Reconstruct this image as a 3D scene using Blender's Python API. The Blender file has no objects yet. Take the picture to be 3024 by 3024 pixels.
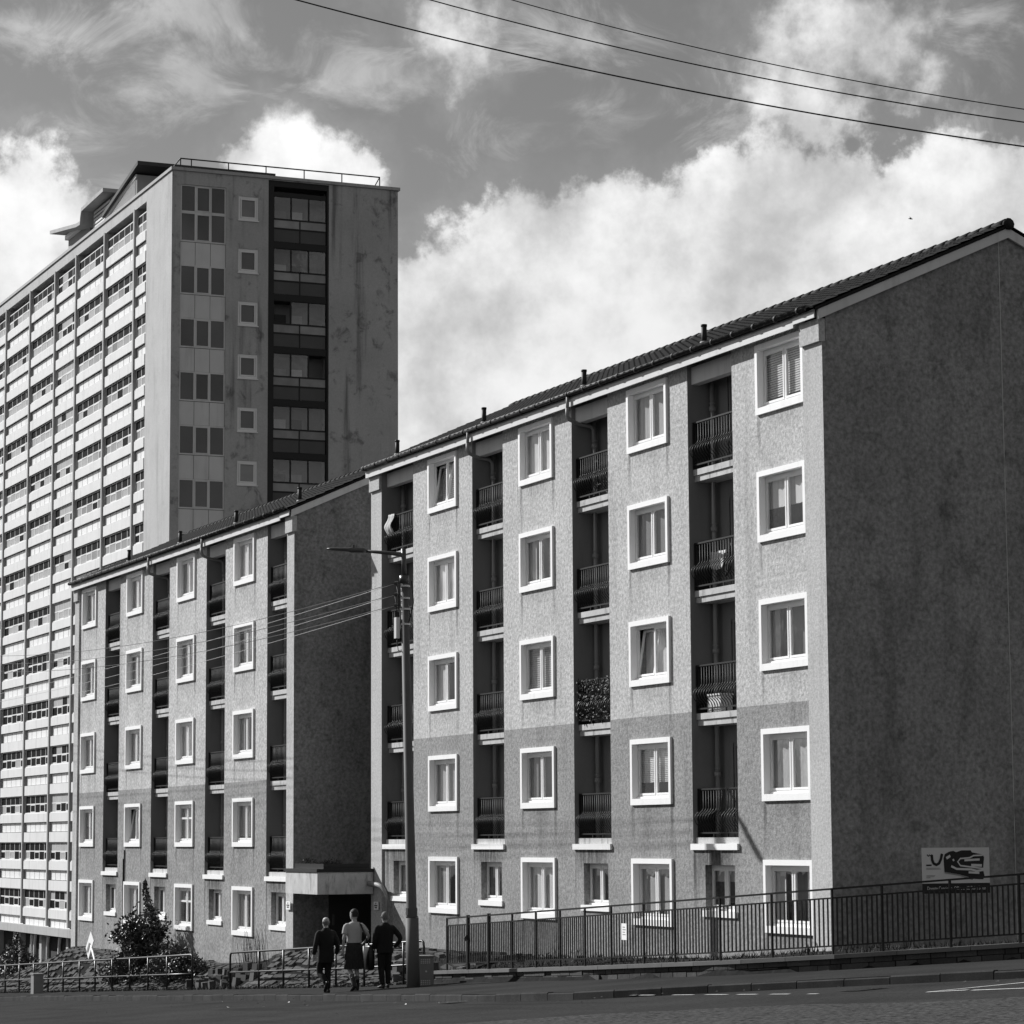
import bpy, bmesh, math, random
from mathutils import Vector, Matrix, noise
random.seed(11)
rnd = random.uniform
S = bpy.context.scene
C = S.collection
R = math.radians

# ------------------------------------------------------------------ camera
# world axes follow the estate: +X along the facades towards the near end, +Y into the blocks
TH, PIT, ROL = R(23.39772), R(6.8131), R(-0.34728)
cam = bpy.data.cameras.new('camera'); co = bpy.data.objects.new('camera', cam); C.objects.link(co)
right = Vector((math.sin(TH), math.cos(TH), 0))
fwd = Vector((-math.cos(TH) * math.cos(PIT), math.sin(TH) * math.cos(PIT), math.sin(PIT)))
up = right.cross(fwd)
rc = right * math.cos(ROL) + up * math.sin(ROL)
uc = up * math.cos(ROL) - right * math.sin(ROL)
M = Matrix((rc, uc, -fwd)).transposed().to_4x4()
M.translation = Vector((46.161, -26.780, 1.6))
co.matrix_world = M
cam.sensor_fit = 'HORIZONTAL'
cam.angle = 2 * math.atan(1512 / 8080.3)
cam.clip_start = 0.5; cam.clip_end = 4000
S.camera = co

# ------------------------------------------------------------------ sun + exposure
SUNV = Vector((-1.70, -1.0, 1.23)).normalized()          # towards the sun
sl = bpy.data.lights.new('sun', 'SUN'); sl.energy = 5.0; sl.angle = R(0.53); sl.color = (1, 1, 1)
so = bpy.data.objects.new('sun', sl); C.objects.link(so)
so.rotation_euler = SUNV.to_track_quat('Z', 'Y').to_euler()
so.location = (0, -40, 60)
S.view_settings.view_transform = 'Standard'; S.view_settings.look = 'None'
S.view_settings.exposure = 0.28; S.view_settings.gamma = 1.0; S.view_settings.use_curve_mapping = False

# ------------------------------------------------------------------ node helper
class NT:
    def __init__(s, tree): s.t = tree; s.n = tree.nodes; s.l = tree.links
    def new(s, t, **k):
        n = s.n.new(t)
        for a, b in k.items(): setattr(n, a, b)
        return n
    def put(s, sock, v):
        if v is None: return
        if isinstance(v, bpy.types.NodeSocket): s.l.new(v, sock)
        else: sock.default_value = v
    def m(s, op, a, b=None, c=None, clamp=False):
        n = s.new('ShaderNodeMath', operation=op, use_clamp=clamp)
        s.put(n.inputs[0], a); s.put(n.inputs[1], b); s.put(n.inputs[2], c)
        return n.outputs[0]
    def vm(s, op, a, b=None):
        n = s.new('ShaderNodeVectorMath', operation=op)
        s.put(n.inputs[0], a); s.put(n.inputs[1], b)
        return n.outputs['Value'] if op in ('DOT_PRODUCT', 'LENGTH') else n.outputs[0]
    def noise(s, vec, scale, detail=4, rough=.55, dist=0):
        n = s.new('ShaderNodeTexNoise'); s.put(n.inputs['Vector'], vec)
        n.inputs['Scale'].default_value = scale; n.inputs['Detail'].default_value = detail
        n.inputs['Roughness'].default_value = rough; n.inputs['Distortion'].default_value = dist
        return n.outputs['Fac']
    def ramp(s, v, a, b, lo=0., hi=1., smooth=True):
        n = s.new('ShaderNodeMapRange', interpolation_type='SMOOTHSTEP' if smooth else 'LINEAR')
        n.clamp = True
        for i, x in enumerate((v, a, b, lo, hi)): s.put(n.inputs[i], x)
        return n.outputs[0]

# ------------------------------------------------------------------ sky (grey photograph: sky is desaturated)
w = bpy.data.worlds.new('World'); S.world = w; w.use_nodes = True
N = NT(w.node_tree); N.n.clear()
sky = N.new('ShaderNodeTexSky', sky_type='NISHITA', sun_disc=False)
sky.sun_elevation = math.asin(SUNV.z); sky.sun_rotation = math.atan2(SUNV.x, SUNV.y)
sky.air_density = 1.0; sky.dust_density = 0.6; sky.ozone_density = 1.0
bw = N.new('ShaderNodeRGBToBW'); N.l.new(sky.outputs[0], bw.inputs[0])
base = N.m('MULTIPLY', bw.outputs[0], SKYK := 0.50)
base = N.m('MINIMUM', base, 3.2)
dirv = N.new('ShaderNodeTexCoord').outputs['Generated']
sx = N.new('ShaderNodeSeparateXYZ'); N.l.new(dirv, sx.inputs[0])
xo = N.vm('DOT_PRODUCT', dirv, (math.sin(TH), math.cos(TH), 0)); yo = N.vm('DOT_PRODUCT', dirv, (-math.cos(TH), math.sin(TH), 0))
U = N.m('MULTIPLY', N.m('ARCTAN2', xo, yo), 2.672)
V = N.m('MULTIPLY', N.m('ARCSINE', sx.outputs[2]), 2.672)
warp = N.noise(dirv, 16, 7, .6)
warp2 = N.noise(N.vm('ADD', dirv, (3.1, 1.7, .4)), 34, 6, .62)
def blobs(lst, soft):
    F = None
    for u0, v0, a, b, k in lst:
        du = N.m('DIVIDE', N.m('SUBTRACT', U, u0), a); dv = N.m('DIVIDE', N.m('SUBTRACT', V, v0), b)
        r = N.m('SQRT', N.m('ADD', N.m('MULTIPLY', du, du), N.m('MULTIPLY', dv, dv)))
        f = N.m('SUBTRACT', k, N.m('MULTIPLY', r, k))
        F = f if F is None else N.m('SMOOTH_MAX', F, f, soft)
    return F
CUMULUS = [  # cloud masses: azimuth, elevation, half-widths, weight
    (.28, .46, .62, .190, 3.4), (.060, .575, .16, .085, 1.5), (.285, .600, .17, .080, 1.5), (.455, .595, .16, .090, 1.5),
    (.06, .42, .24, .11, 1.5), (-.03, .37, .12, .11, .9), (-.232, .655, .060, .052, 1.0), (-.180, .640, .070, .045, .9), (-.268, .655, .035, .035, .8), (-.505, .565, .130, .110, 1.4), (-.54, .46, .16, .16, 2.0), (-.42, .56, .07, .07, .9),
    (.345, .775, .110, .085, .85), (.295, .70, .075, .07, .75), (-.085, .800, .075, .055, .62), (-.06, .77, .05, .05, .5)]
WISPS = [(-.47, .775, .12, .045, .9), (-.33, .795, .12, .05, .9), (-.31, .745, .06, .07, .8), (-.38, .72, .08, .05, .6), (.05, .770, .17, .05, .9), (.46, .78, .08, .09, .8),
    (-.15, .745, .13, .05, .7), (-.43, .675, .10, .04, .9), (.0, .69, .14, .05, .5), (.10, .71, .10, .04, .6), (-.37, .62, .10, .05, .8), (.22, .70, .1, .1, .7), (.42, .68, .1, .05, .6)]
F = blobs(CUMULUS, .15)
# the same broken cloud goes on all round the sky
far = N.m('SUBTRACT', N.m('MULTIPLY', N.noise(dirv, 4.2, 3, .5), 3.0), 1.62)
outf = N.ramp(N.m('ABSOLUTE', U), .60, .85)
outv = N.ramp(V, .88, 1.15)
outm = N.m('MAXIMUM', outf, outv)
F = N.m('MAXIMUM', F, N.m('ADD', far, N.m('SUBTRACT', N.m('MULTIPLY', outm, 2.0), 2.0)))
warp3 = N.noise(N.vm('ADD', dirv, (1.3, 5.1, 2.2)), 85, 6, .6)
D = N.m('ADD', N.m('MULTIPLY', N.m('SUBTRACT', warp, .5), 1.8), N.m('MULTIPLY', N.m('SUBTRACT', warp2, .5), 1.5))
D = N.m('ADD', D, N.m('MULTIPLY', N.m('SUBTRACT', warp3, .5), .65))
F2 = N.m('ADD', F, D)
mask = N.m('MULTIPLY', N.ramp(F2, N.ramp(V, .66, .74, .02, -.10), N.ramp(V, .66, .74, .36, 1.0)), N.ramp(V, .67, .76, 1.0, .86))
# thin torn wisps
mp = N.new('ShaderNodeMapping'); N.l.new(dirv, mp.inputs[0]); mp.inputs['Rotation'].default_value = (.3, .5, .2); mp.inputs['Scale'].default_value = (1, 1, 1.7)
wn = N.noise(mp.outputs[0], 19, 9, .66, 1.2)
W2 = N.m('MAXIMUM', blobs(WISPS, .2), N.m('SUBTRACT', N.m('MULTIPLY', outm, 1.2), .7))
wm = N.m('MULTIPLY', N.ramp(N.m('ADD', N.m('MULTIPLY', W2, .30), N.m('SUBTRACT', wn, .5)), .02, .36), .55)
veil = N.m('MULTIPLY', N.ramp(F2, -.5, .2), .10)
mask = N.m('MAXIMUM', N.m('MAXIMUM', mask, wm), veil)
# sunlit tops: compare the cloud field with itself a little towards the sun
off = N.vm('ADD', dirv, tuple(SUNV * .022))
D3 = N.m('SUBTRACT', N.noise(off, 16, 7, .6), warp)
sh = N.noise(N.vm('ADD', dirv, (.9, .2, 2.3)), 9, 7, .60)
lit = N.ramp(N.m('SUBTRACT', N.m('ADD', sh, N.m('MULTIPLY', D, .13)), N.m('MULTIPLY', D3, .9)), .10, .74, 3.9, 8.3)
lit = N.m('MULTIPLY', lit, N.ramp(F2, .0, .5, .80, 1.0))
lit = N.m('MULTIPLY', lit, N.ramp(F2, .5, 2.6, 1.06, .88))
mix = N.new('ShaderNodeMix', data_type='FLOAT'); N.put(mix.inputs[0], mask); N.put(mix.inputs[2], base); N.put(mix.inputs[3], lit)
comb = N.new('ShaderNodeCombineColor')
for i in range(3): N.l.new(mix.outputs[0], comb.inputs[i])
bg = N.new('ShaderNodeBackground'); bg.inputs['Strength'].default_value = 0.10
N.l.new(comb.outputs[0], bg.inputs['Color'])
ow = N.new('ShaderNodeOutputWorld'); N.l.new(bg.outputs[0], ow.inputs['Surface'])

# ------------------------------------------------------------------ materials
MATS = {}
def mat(name, v, rough=.85, var=.12, scale=1.2, speck=0., sscale=38., streak=0., stz=.12, stx=1., stscale=2.2, bump=0., bscale=60., metal=0., spec=.3, blotch=0., bl_scale=.5, inst=0., drips=()):
    m = bpy.data.materials.new(name); m.use_nodes = True
    T = NT(m.node_tree); T.n.clear()
    pos = T.new('ShaderNodeNewGeometry').outputs['Position']
    col = T.m('ADD', 1.0, T.m('MULTIPLY', T.m('SUBTRACT', T.noise(pos, scale, 5), .5), 2 * var * 1.6))
    if speck:
        sp = T.noise(pos, sscale, 2, .7)
        col = T.m('MULTIPLY', col, T.m('ADD', 1.0, T.m('MULTIPLY', T.m('SUBTRACT', sp, .5), 4 * speck)))
    if streak:
        mp = T.new('ShaderNodeMapping'); T.l.new(pos, mp.inputs[0]); mp.inputs['Scale'].default_value = (stx, 1, stz)
        st = T.ramp(T.noise(mp.outputs[0], stscale, 6, .62), .50, .74)
        col = T.m('MULTIPLY', col, T.m('SUBTRACT', 1.0, T.m('MULTIPLY', st, streak)))
    if drips:
        sp_ = T.new('ShaderNodeSeparateXYZ'); T.l.new(pos, sp_.inputs[0])
        mp2 = T.new('ShaderNodeMapping'); T.l.new(pos, mp2.inputs[0]); mp2.inputs['Scale'].default_value = (1, 1, .10)
        dn = T.ramp(T.noise(mp2.outputs[0], 9, 5, .65), .30, .58)
        for xc, hw, zb_, ln, per, sg in drips:      # run-off stains below sills
            dx_ = T.m('ABSOLUTE', T.m('SUBTRACT', T.m('MODULO', T.m('ADD', T.m('SUBTRACT', sp_.outputs[0], xc), 6.12 * 20.5), 6.12), 3.06))
            dd = T.m('SUBTRACT', zb_, sp_.outputs[2])
            if per: dd = T.m('MODULO', T.m('ADD', dd, per * 10), per)
            k_ = T.m('MULTIPLY', T.ramp(dx_, hw, hw * .3), T.m('MULTIPLY', T.ramp(dd, ln, .0), T.ramp(dd, -.01, .0)))
            col = T.m('MULTIPLY', col, T.m('SUBTRACT', 1.0, T.m('MULTIPLY', T.m('MULTIPLY', k_, dn), sg)))
    if blotch:
        b = T.ramp(T.noise(pos, bl_scale * 3, 6, .65, .4), .54, .70)
        col = T.m('MULTIPLY', col, T.m('SUBTRACT', 1.0, T.m('MULTIPLY', b, blotch)))
    if inst:
        oi = T.new('ShaderNodeObjectInfo').outputs['Random']
        col = T.m('MULTIPLY', col, T.m('ADD', 1 - inst, T.m('MULTIPLY', oi, 2 * inst)))
    col = T.m('MULTIPLY', col, v)
    col = T.m('MINIMUM', T.m('MAXIMUM', col, .004), .88)
    cc = T.new('ShaderNodeCombineColor')
    for i in range(3): T.l.new(col, cc.inputs[i])
    p = T.new('ShaderNodeBsdfPrincipled'); T.l.new(cc.outputs[0], p.inputs['Base Color'])
    p.inputs['Roughness'].default_value = rough; p.inputs['Metallic'].default_value = metal
    p.inputs['Specular IOR Level'].default_value = spec
    if bump:
        bn = T.new('ShaderNodeBump'); bn.inputs['Strength'].default_value = bump; bn.inputs['Distance'].default_value = .02
        T.l.new(T.noise(pos, bscale, 3, .6), bn.inputs['Height']); T.l.new(bn.outputs[0], p.inputs['Normal'])
    o = T.new('ShaderNodeOutputMaterial'); T.l.new(p.outputs[0], o.inputs[0])
    MATS[name] = m
    return m
def glass(name, tint=.93, ior=2.0, rough=.015):
    m = bpy.data.materials.new(name); m.use_nodes = True
    T = NT(m.node_tree); T.n.clear()
    tr = T.new('ShaderNodeBsdfTransparent'); tr.inputs[0].default_value = (tint, tint, tint, 1)
    gl = T.new('ShaderNodeBsdfGlossy'); gl.inputs['Roughness'].default_value = rough; gl.inputs[0].default_value = (.9, .9, .9, 1)
    fr = T.new('ShaderNodeFresnel'); fr.inputs[0].default_value = ior
    pos = T.new('ShaderNodeNewGeometry').outputs['Position']
    bn = T.new('ShaderNodeBump'); bn.inputs['Strength'].default_value = .08; bn.inputs['Distance'].default_value = .02
    T.l.new(T.noise(pos, 2.2, 2), bn.inputs['Height']); T.l.new(bn.outputs[0], gl.inputs['Normal'])
    bf = T.m('SUBTRACT', 1.0, T.new('ShaderNodeNewGeometry').outputs['Backfacing']); mx = T.new('ShaderNodeMixShader'); T.l.new(T.m('MULTIPLY', fr.outputs[0], bf), mx.inputs[0]); T.l.new(tr.outputs[0], mx.inputs[1]); T.l.new(gl.outputs[0], mx.inputs[2])
    o = T.new('ShaderNodeOutputMaterial'); T.l.new(mx.outputs[0], o.inputs[0])
    MATS[name] = m
    return m
for nm_, xw, zb1, hh, xb in (('A', -1.956, 1.152 - 1.455, 2.63, -5.09), ('B', -32.81, .232 - 1.451, 2.635, -29.65)):
    dr_ = ((xw - .96, .10, zb1, 1.1, hh, .6), (xw + .96, .10, zb1, 1.1, hh, .6), (xw, .95, zb1, .55, hh, .28))
    db_ = ((xb, 1.2, 1.345 + (0 if nm_ == 'A' else -.92), .85, 0, .75), (xb - 1.0, .16, 1.345 + (0 if nm_ == 'A' else -.92), 2.2, 0, .75))
    mat('render_' + nm_, .47, .95, .12, .8, speck=.44, sscale=12, streak=.22, stscale=1.6, bump=.6, bscale=26, blotch=.14, bl_scale=.35, drips=dr_)
    mat('render_low_' + nm_, .27, .95, .14, .8, speck=.46, sscale=12, streak=.30, stscale=1.6, bump=.6, bscale=26, blotch=.20, bl_scale=.35, drips=dr_)
    mat('infill_' + nm_, .27, .95, .14, .8, speck=.42, sscale=12, streak=.30, stscale=1.6, bump=.6, bscale=26, blotch=.20, bl_scale=.35, drips=db_)
mat('render_gable_shaded', .26, .95, .22, .5, speck=.40, sscale=11, streak=.30, stz=.2, stscale=1.2, bump=.6, bscale=24, blotch=.34, bl_scale=.8)  # same render as the facade, with the gable's shade put into its colour
mat('pilaster', .46, .95, .10, .8, speck=.26, sscale=17, streak=.2, bump=.4, bscale=34)
mat('recess_wall', .20, .9, .12, 1.0, speck=.05, streak=.2)  # base tone lowered so the balcony recess shade is partly in the colour
mat('white_trim', .88, .6, .04, 2.0, streak=.08, stscale=6)
mat('upvc', .82, .35, .02, 2.0, spec=.5)
mat('fascia', .64, .7, .08, 1.5, streak=.15, stscale=5)
mat('slab', .50, .9, .2, 2.5, speck=.1, streak=.55, stz=.3, stscale=6)
mat('iron', .008, .45, .1, 3, spec=.35)
mat('rail_paint', .02, .4, .2, 3, spec=.4)
mat('tile', .011, .9, .35, 2.0, speck=.2, sscale=30, inst=.25)
mat('gutter', .022, .6, .2, 2, spec=.2)
mat('pipe', .26, .6, .15, 2)
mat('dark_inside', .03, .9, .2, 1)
mat('door', .035, .5, .15, 2)
glass('glass')
for i, v in enumerate((.06, .25, .5, .78)): mat('curtain%d' % i, v, .9, .12, 3, streak=.35, stz=.02, stscale=9)
# tower
mat('concrete_fin', .42, .9, .1, 1, streak=.25)
mat('concrete_lit', .46, .9, .12, .6, speck=.08, sscale=14, streak=.25, stscale=1.4, blotch=.10)
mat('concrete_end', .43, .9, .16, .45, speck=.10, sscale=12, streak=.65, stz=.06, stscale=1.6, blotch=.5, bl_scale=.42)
mat('spandrel', .70, .8, .07, .8, streak=.18, stscale=1.8)
mat('panel_white', .88, .4, .03, 2, inst=.06)
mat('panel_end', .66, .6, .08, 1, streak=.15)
mat('frame_white', .80, .5, .03, 2)
mat('tpane_dark', .010, .5, .4, 1, spec=.03, inst=.3)
mat('tpane_light', .34, .4, .2, .8, spec=.1, inst=.3)
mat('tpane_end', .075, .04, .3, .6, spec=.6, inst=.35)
mat('frame_black', .012, .5, .1, 2)
mat('balc_glass', .20, .12, .15, 1, spec=.5, inst=.2)
mat('balc_panel', .07, .4, .15, 1)
mat('balc_mid', .26, .3, .25, 2, inst=.2)
mat('clad_grey', .30, .7, .1, 1)
mat('roof_felt', .06, .8, .2, 1)
# ground
mat('asphalt', .042, 1., .3, .35, speck=.35, sscale=16, bump=.3, bscale=50, spec=.02, streak=.38, stx=.05, stz=1, stscale=1.3)
mat('chippings', .058, .9, .15, .6, speck=1.0, sscale=11, bump=1.0, bscale=12, spec=.03)
mat('pavement', .040, 1., .3, .5, speck=.2, sscale=18, bump=.3, bscale=40, spec=.02)
mat('kerb', .055, 1., .35, 2, speck=.2, inst=.08, spec=.05)
mat('earth', .022, 1, spec=.03, var=.4, scale=1.2, speck=.3, sscale=8, bump=.8, bscale=8)
#mat('earth', .025, 1, .4, 1.2, speck=.3, sscale=8, bump=.8, bscale=8)
mat('sett', .075, .95, .35, 3, spec=.1, speck=.15, sscale=20, bump=.5, bscale=18, inst=.35)
mat('block_stone', .07, .9, .3, 3, speck=.1, inst=.3)
mat('coping', .13, .9, .2, 2, speck=.12)
mat('rubble', .06, .95, .3, 3, speck=.2, inst=.35, bump=.5, bscale=15)
mat('paint', .62, .8, .25, 4, speck=.25, sscale=12)
mat('grass', .05, .9, .4, 3, inst=.2)
mat('leaf', .035, .45, .5, 4, spec=.5)
mat('leaf_pale', .07, .6, .5, 4)
mat('bark', .05, .95, .3, 6)
mat('steel_pole', .09, .65, .12, 3, spec=.2)
mat('lamp_grey', .05, .4, .1, 2, spec=.5)
mat('cabinet', .2, .6, .15, 3)
mat('cabinet_light', .55, .6, .05, 3)
mat('wire', .012, .6, 0, 1)
mat('wire_pale', .45, .5, 0, 1)
mat('sign_white', .62, .6, .06, 3)
mat('sign_black', .012, .5, .05, 3)
mat('sign_grey', .25, .6, .05, 3)
mat('concrete_post', .22, .9, .2, 4)
# people
mat('skin', .36, .6, .06, 10)
mat('hair_grey', .13, .8, .3, 40)
mat('hair_dark', .02, .7, .3, 40)
mat('cloth_black', .010, .9, .2, 12)
mat('cloth_dark', .010, .9, .25, 12)
mat('tshirt', .38, .9, .08, 14)
mat('kilt', .022, .9, .5, 16)
mat('sock', .12, .9, .1, 20)
mat('boot', .012, .35, .1, 10)
mat('leather', .010, .4, .1, 10)
mat('towel', .50, .9, .1, 12)
mat('laundry', .62, .9, .1, 12)

# ------------------------------------------------------------------ mesh helpers
class MB:
    def __init__(s): s.v = []; s.f = []; s.mi = []
    def add(s, vs, fs, mi=0):
        o = len(s.v); s.v += [tuple(p) for p in vs]
        for f in fs: s.f.append(tuple(i + o for i in f)); s.mi.append(mi)
        return s
    def quad(s, a, b, c, d, mi=0): return s.add((a, b, c, d), ((0, 1, 2, 3),), mi)
    def box(s, x0, x1, y0, y1, z0, z1, mi=0):
        x0, x1 = min(x0, x1), max(x0, x1); y0, y1 = min(y0, y1), max(y0, y1); z0, z1 = min(z0, z1), max(z0, z1)
        return s.add(((x0, y0, z0), (x1, y0, z0), (x1, y1, z0), (x0, y1, z0), (x0, y0, z1), (x1, y0, z1), (x1, y1, z1), (x0, y1, z1)),
                     ((0, 3, 2, 1), (4, 5, 6, 7), (0, 1, 5, 4), (1, 2, 6, 5), (2, 3, 7, 6), (3, 0, 4, 7)), mi)
    def tube(s, pts, r, n=8, cap=True, mi=0):
        pts = [Vector(p) for p in pts]
        rs = r if isinstance(r, (list, tuple)) else [r] * len(pts)
        rings = []; prev = None
        for i, p in enumerate(pts):
            t = (pts[min(i + 1, len(pts) - 1)] - pts[max(i - 1, 0)]).normalized()
            if prev is None:
                a = Vector((0, 0, 1)) if abs(t.z) < .9 else Vector((1, 0, 0))
                x = t.cross(a).normalized()
            else: x = (prev - t * prev.dot(t)).normalized()
            prev = x; y = t.cross(x)
            rr = rs[i]; rx, ry = rr if isinstance(rr, (tuple, list)) else (rr, rr)
            rings.append([p + x * (rx * math.cos(2 * math.pi * k / n)) + y * (ry * math.sin(2 * math.pi * k / n)) for k in range(n)])
        vs = [q for rg in rings for q in rg]; fs = []
        for i in range(len(rings) - 1):
            for k in range(n): fs.append((i * n + k, i * n + (k + 1) % n, (i + 1) * n + (k + 1) % n, (i + 1) * n + k))
        if cap: fs += [tuple(range(n - 1, -1, -1)), tuple((len(rings) - 1) * n + k for k in range(n))]
        return s.add(vs, fs, mi)
    def loft(s, rings, cap=True, mi=0):
        n = len(rings[0]); vs = [q for rg in rings for q in rg]; fs = []
        for i in range(len(rings) - 1):
            for k in range(n): fs.append((i * n + k, i * n + (k + 1) % n, (i + 1) * n + (k + 1) % n, (i + 1) * n + k))
        if cap: fs += [tuple(range(n - 1, -1, -1)), tuple((len(rings) - 1) * n + k for k in range(n))]
        return s.add(vs, fs, mi)
    def mesh(s, name, mats, smooth=False):
        me = bpy.data.meshes.new(name); me.from_pydata(s.v, [], s.f)
        for m in (mats if isinstance(mats, (list, tuple)) else [mats]): me.materials.append(MATS[m])
        if any(s.mi): me.polygons.foreach_set('material_index', s.mi)
        if smooth: me.polygons.foreach_set('use_smooth', [True] * len(me.polygons))
        me.update()
        return me
def link(name, me, parent=None, loc=None):
    o = bpy.data.objects.new(name, me); C.objects.link(o)
    if parent:
        o.parent = parent
        if loc is None: loc = -parent.location if parent.type == 'EMPTY' else (0, 0, 0)
    if loc is not None: o.location = loc
    return o
def part(name, mb, mats, parent, smooth=False): return link(name, mb.mesh(name, mats, smooth), parent)
def tag(o, label, cat, group=None):
    o['label'] = label; o['category'] = cat
    if group: o['group'] = group
    return o
def thing(name, loc, label, cat, group=None):
    o = bpy.data.objects.new(name, None); C.objects.link(o); o.location = loc
    o.empty_display_size = .3
    return tag(o, label, cat, group)
def struct(name, mb, mats, smooth=False, kind='structure'):
    o = link(name, mb.mesh(name, mats, smooth)); o['kind'] = kind; return o
def interp(t, pts):
    if t <= pts[0][0]: return pts[0][1]
    for (a, b), (c, d) in zip(pts, pts[1:]):
        if t <= c: return b + (d - b) * (t - a) / (c - a)
    return pts[-1][1]
CAMP = Vector((46.161, -26.780, 1.6))

# ------------------------------------------------------------------ terrain
def plane(X, Y):
    X = max(-140, min(90, X)); Y = max(-70, min(60, Y))
    return -.859 + .0521 * X + .056 * Y
QB = [(-60, 38), (-30, 18), (-7, 2.6), (-4.86, .9), (-1.65, -1.1), (1.07, -2.0), (6, -2.5), (15, -2.5), (17, -3.5), (120, -3.4), (400, -3.4)]
QK = [(-60, 22), (-30, 8), (-15, .8), (-9.3, -2.1), (-5.4, -3.7), (-2.95, -4.8), (-.9, -5.9), (2.4, -6.3), (14.3, -5.8), (33, -5.5), (48, -5.3), (120, -5), (400, -5)]
qb = lambda X: interp(-X, QB)
qk = lambda X: interp(-X, QK)
BASE = [(-60, 1.5), (-10, 0.1), (-4, -.33), (.3, -.56), (4.2, -.86), (14.7, -1.24), (25, -1.32), (27.5, -1.5), (30.4, -2.0), (34, -2.15), (52, -2.24), (56, -2.9), (72, -5.2), (85, -6.2), (400, -9)]
def gz(X, Y):
    b = qb(X); z0 = plane(X, b)
    if Y < b: return plane(X, Y) - .16
    if X > -15: z0 += .24
    t = min(1, max(0, (Y - b) / 1.9)); t = t * t * (3 - 2 * t)
    return z0 - .05 + (interp(-X, BASE) - z0 + .05) * t

# ------------------------------------------------------------------ ground, road, pavement
xs = [-900, -500, -320, -220, -160, -130, -110, -100, -92] + [-86 + i * .8 for i in range(0, 120)] + [10.5 + i * 1.5 for i in range(0, 24)] + [50, 60, 80, 120, 250, 500, 900]
ys = [-900, -400, -200, -110, -70, -45, -30, -22, -16, -12, -9, -7.5] + [-6.5 + i * .25 for i in range(0, 34)] + [2.5, 3.5, 5, 7, 9, 12, 16, 22, 30, 45, 70, 120, 220, 450, 900]
g = MB()
for X in xs:
    for Y in ys: g.v.append((X, Y, gz(X, Y) + (.05 * noise.noise(Vector((X * .7, Y * .9, 3))) if Y > qb(X) + .1 else 0)))
ny = len(ys)
for i in range(len(xs) - 1):
    for j in range(ny - 1): g.f.append((i * ny + j, (i + 1) * ny + j, (i + 1) * ny + j + 1, i * ny + j + 1)); g.mi.append(0)
struct('ground', g, 'earth', True)

sxs = [-135 + i * 1.0 for i in range(0, 196)]
road = MB(); pave = MB()
offs = [0, -1, -2.5, -4.5, -7, -10, -14, -20, -30]
for i, X in enumerate(sxs):
    for o in offs:
        Y = qk(X) + o; road.v.append((X, Y, plane(X, Y) - .105 - .03 * math.exp(-abs(o) * 2)))
    k, b = qk(X) + .13, qb(X)
    for t in (0, .33, .66, 1): Y = k + (b - k) * t; pave.v.append((X, Y, plane(X, Y)))
for i in range(len(sxs) - 1):
    n = len(offs)
    for j in range(n - 1): road.f.append((i * n + j, i * n + j + 1, (i + 1) * n + j + 1, (i + 1) * n + j)); road.mi.append(0)
    for j in range(3): pave.f.append((i * 4 + j, (i + 1) * 4 + j, (i + 1) * 4 + j + 1, i * 4 + j + 1)); pave.mi.append(0)
struct('road', road, 'asphalt', True)
pav = struct('pavement', pave, 'pavement', True)
# kerb stones, one by one
X = 16.0; ki = 0
while X > -66:
    ln = rnd(.86, .96); X1 = X - ln
    a, b = Vector((X, qk(X), 0)), Vector((X1 + .018, qk(X1 + .018), 0))
    dv = (b - a).normalized(); nv = Vector((dv.y, -dv.x, 0)); nv = nv if nv.y > 0 else -nv
    dzk = rnd(-.012, .012)
    m = MB(); c = []
    for base in (a, b):
        zt = plane(base.x, base.y) + .006 + dzk
        c += [base + Vector((0, 0, zt - .2)), base + nv * .14 + Vector((0, 0, zt - .2)), base + nv * .14 + Vector((0, 0, zt)), base + nv * .025 + Vector((0, 0, zt)), base + Vector((0, 0, zt - .022))]
    m.add(c, ((0, 1, 2, 3, 4), (9, 8, 7, 6, 5), (4, 3, 8, 9), (3, 2, 7, 8), (0, 4, 9, 5), (2, 1, 6, 7)))
    link('kerb_stone', m.mesh('kerb_stone', 'kerb'), pav); X = X1
# worn patch of coarse chippings, painted markings: thin sheets a few mm above the road
def sheet(poly, name, mt, dz, parent=None, sub=8):
    (a, b, c, d) = [Vector((p[0], p[1], 0)) for p in poly]; m = MB()
    for i in range(sub + 1):
        for j in range(3):
            p = a.lerp(b, i / sub).lerp(d.lerp(c, i / sub), j / 2); m.v.append((p.x, p.y, plane(p.x, p.y) - .105 + dz))
    for i in range(sub):
        for j in range(2): m.f.append((i * 3 + j, (i + 1) * 3 + j, (i + 1) * 3 + j + 1, i * 3 + j + 1)); m.mi.append(0)
    return m
pm = MB(); edge = [(4.5, -12.5), (6.5, -10.8), (8.1, -8.95), (9.82, -8.0), (11.46, -7.25), (14.1, -6.95), (15.2, -6.1), (18, -4.4), (23, -1.5)]
for (X, Y) in edge:
    for t in range(7):
        xx, yy = X + t * .6, Y - t * 2.4 + (.25 * noise.noise(Vector((X * 2.1, 1, 5))) if t == 0 else 0)
        pm.v.append((xx, yy, plane(xx, yy) - .100))
for i in range(len(edge) - 1):
    for j in range(6): pm.f.append((i * 7 + j, i * 7 + j + 1, (i + 1) * 7 + j + 1, (i + 1) * 7 + j)); pm.mi.append(0)
struct('road_patch', pm, 'chippings', True)
for a, b in ((1.4, 2.03), (2.19, 2.75), (3.5, 4.25), (4.71, 5.5), (5.85, 6.52), (6.98, 7.6), (8.2, 8.5)):
    o = struct('road_marking', sheet(((a, -5.40), (b, -5.40), (b, -5.32), (a, -5.32)), 'm', 'paint', .006), 'paint')
    o['label'] = 'short worn white dash along the kerb side'
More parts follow.
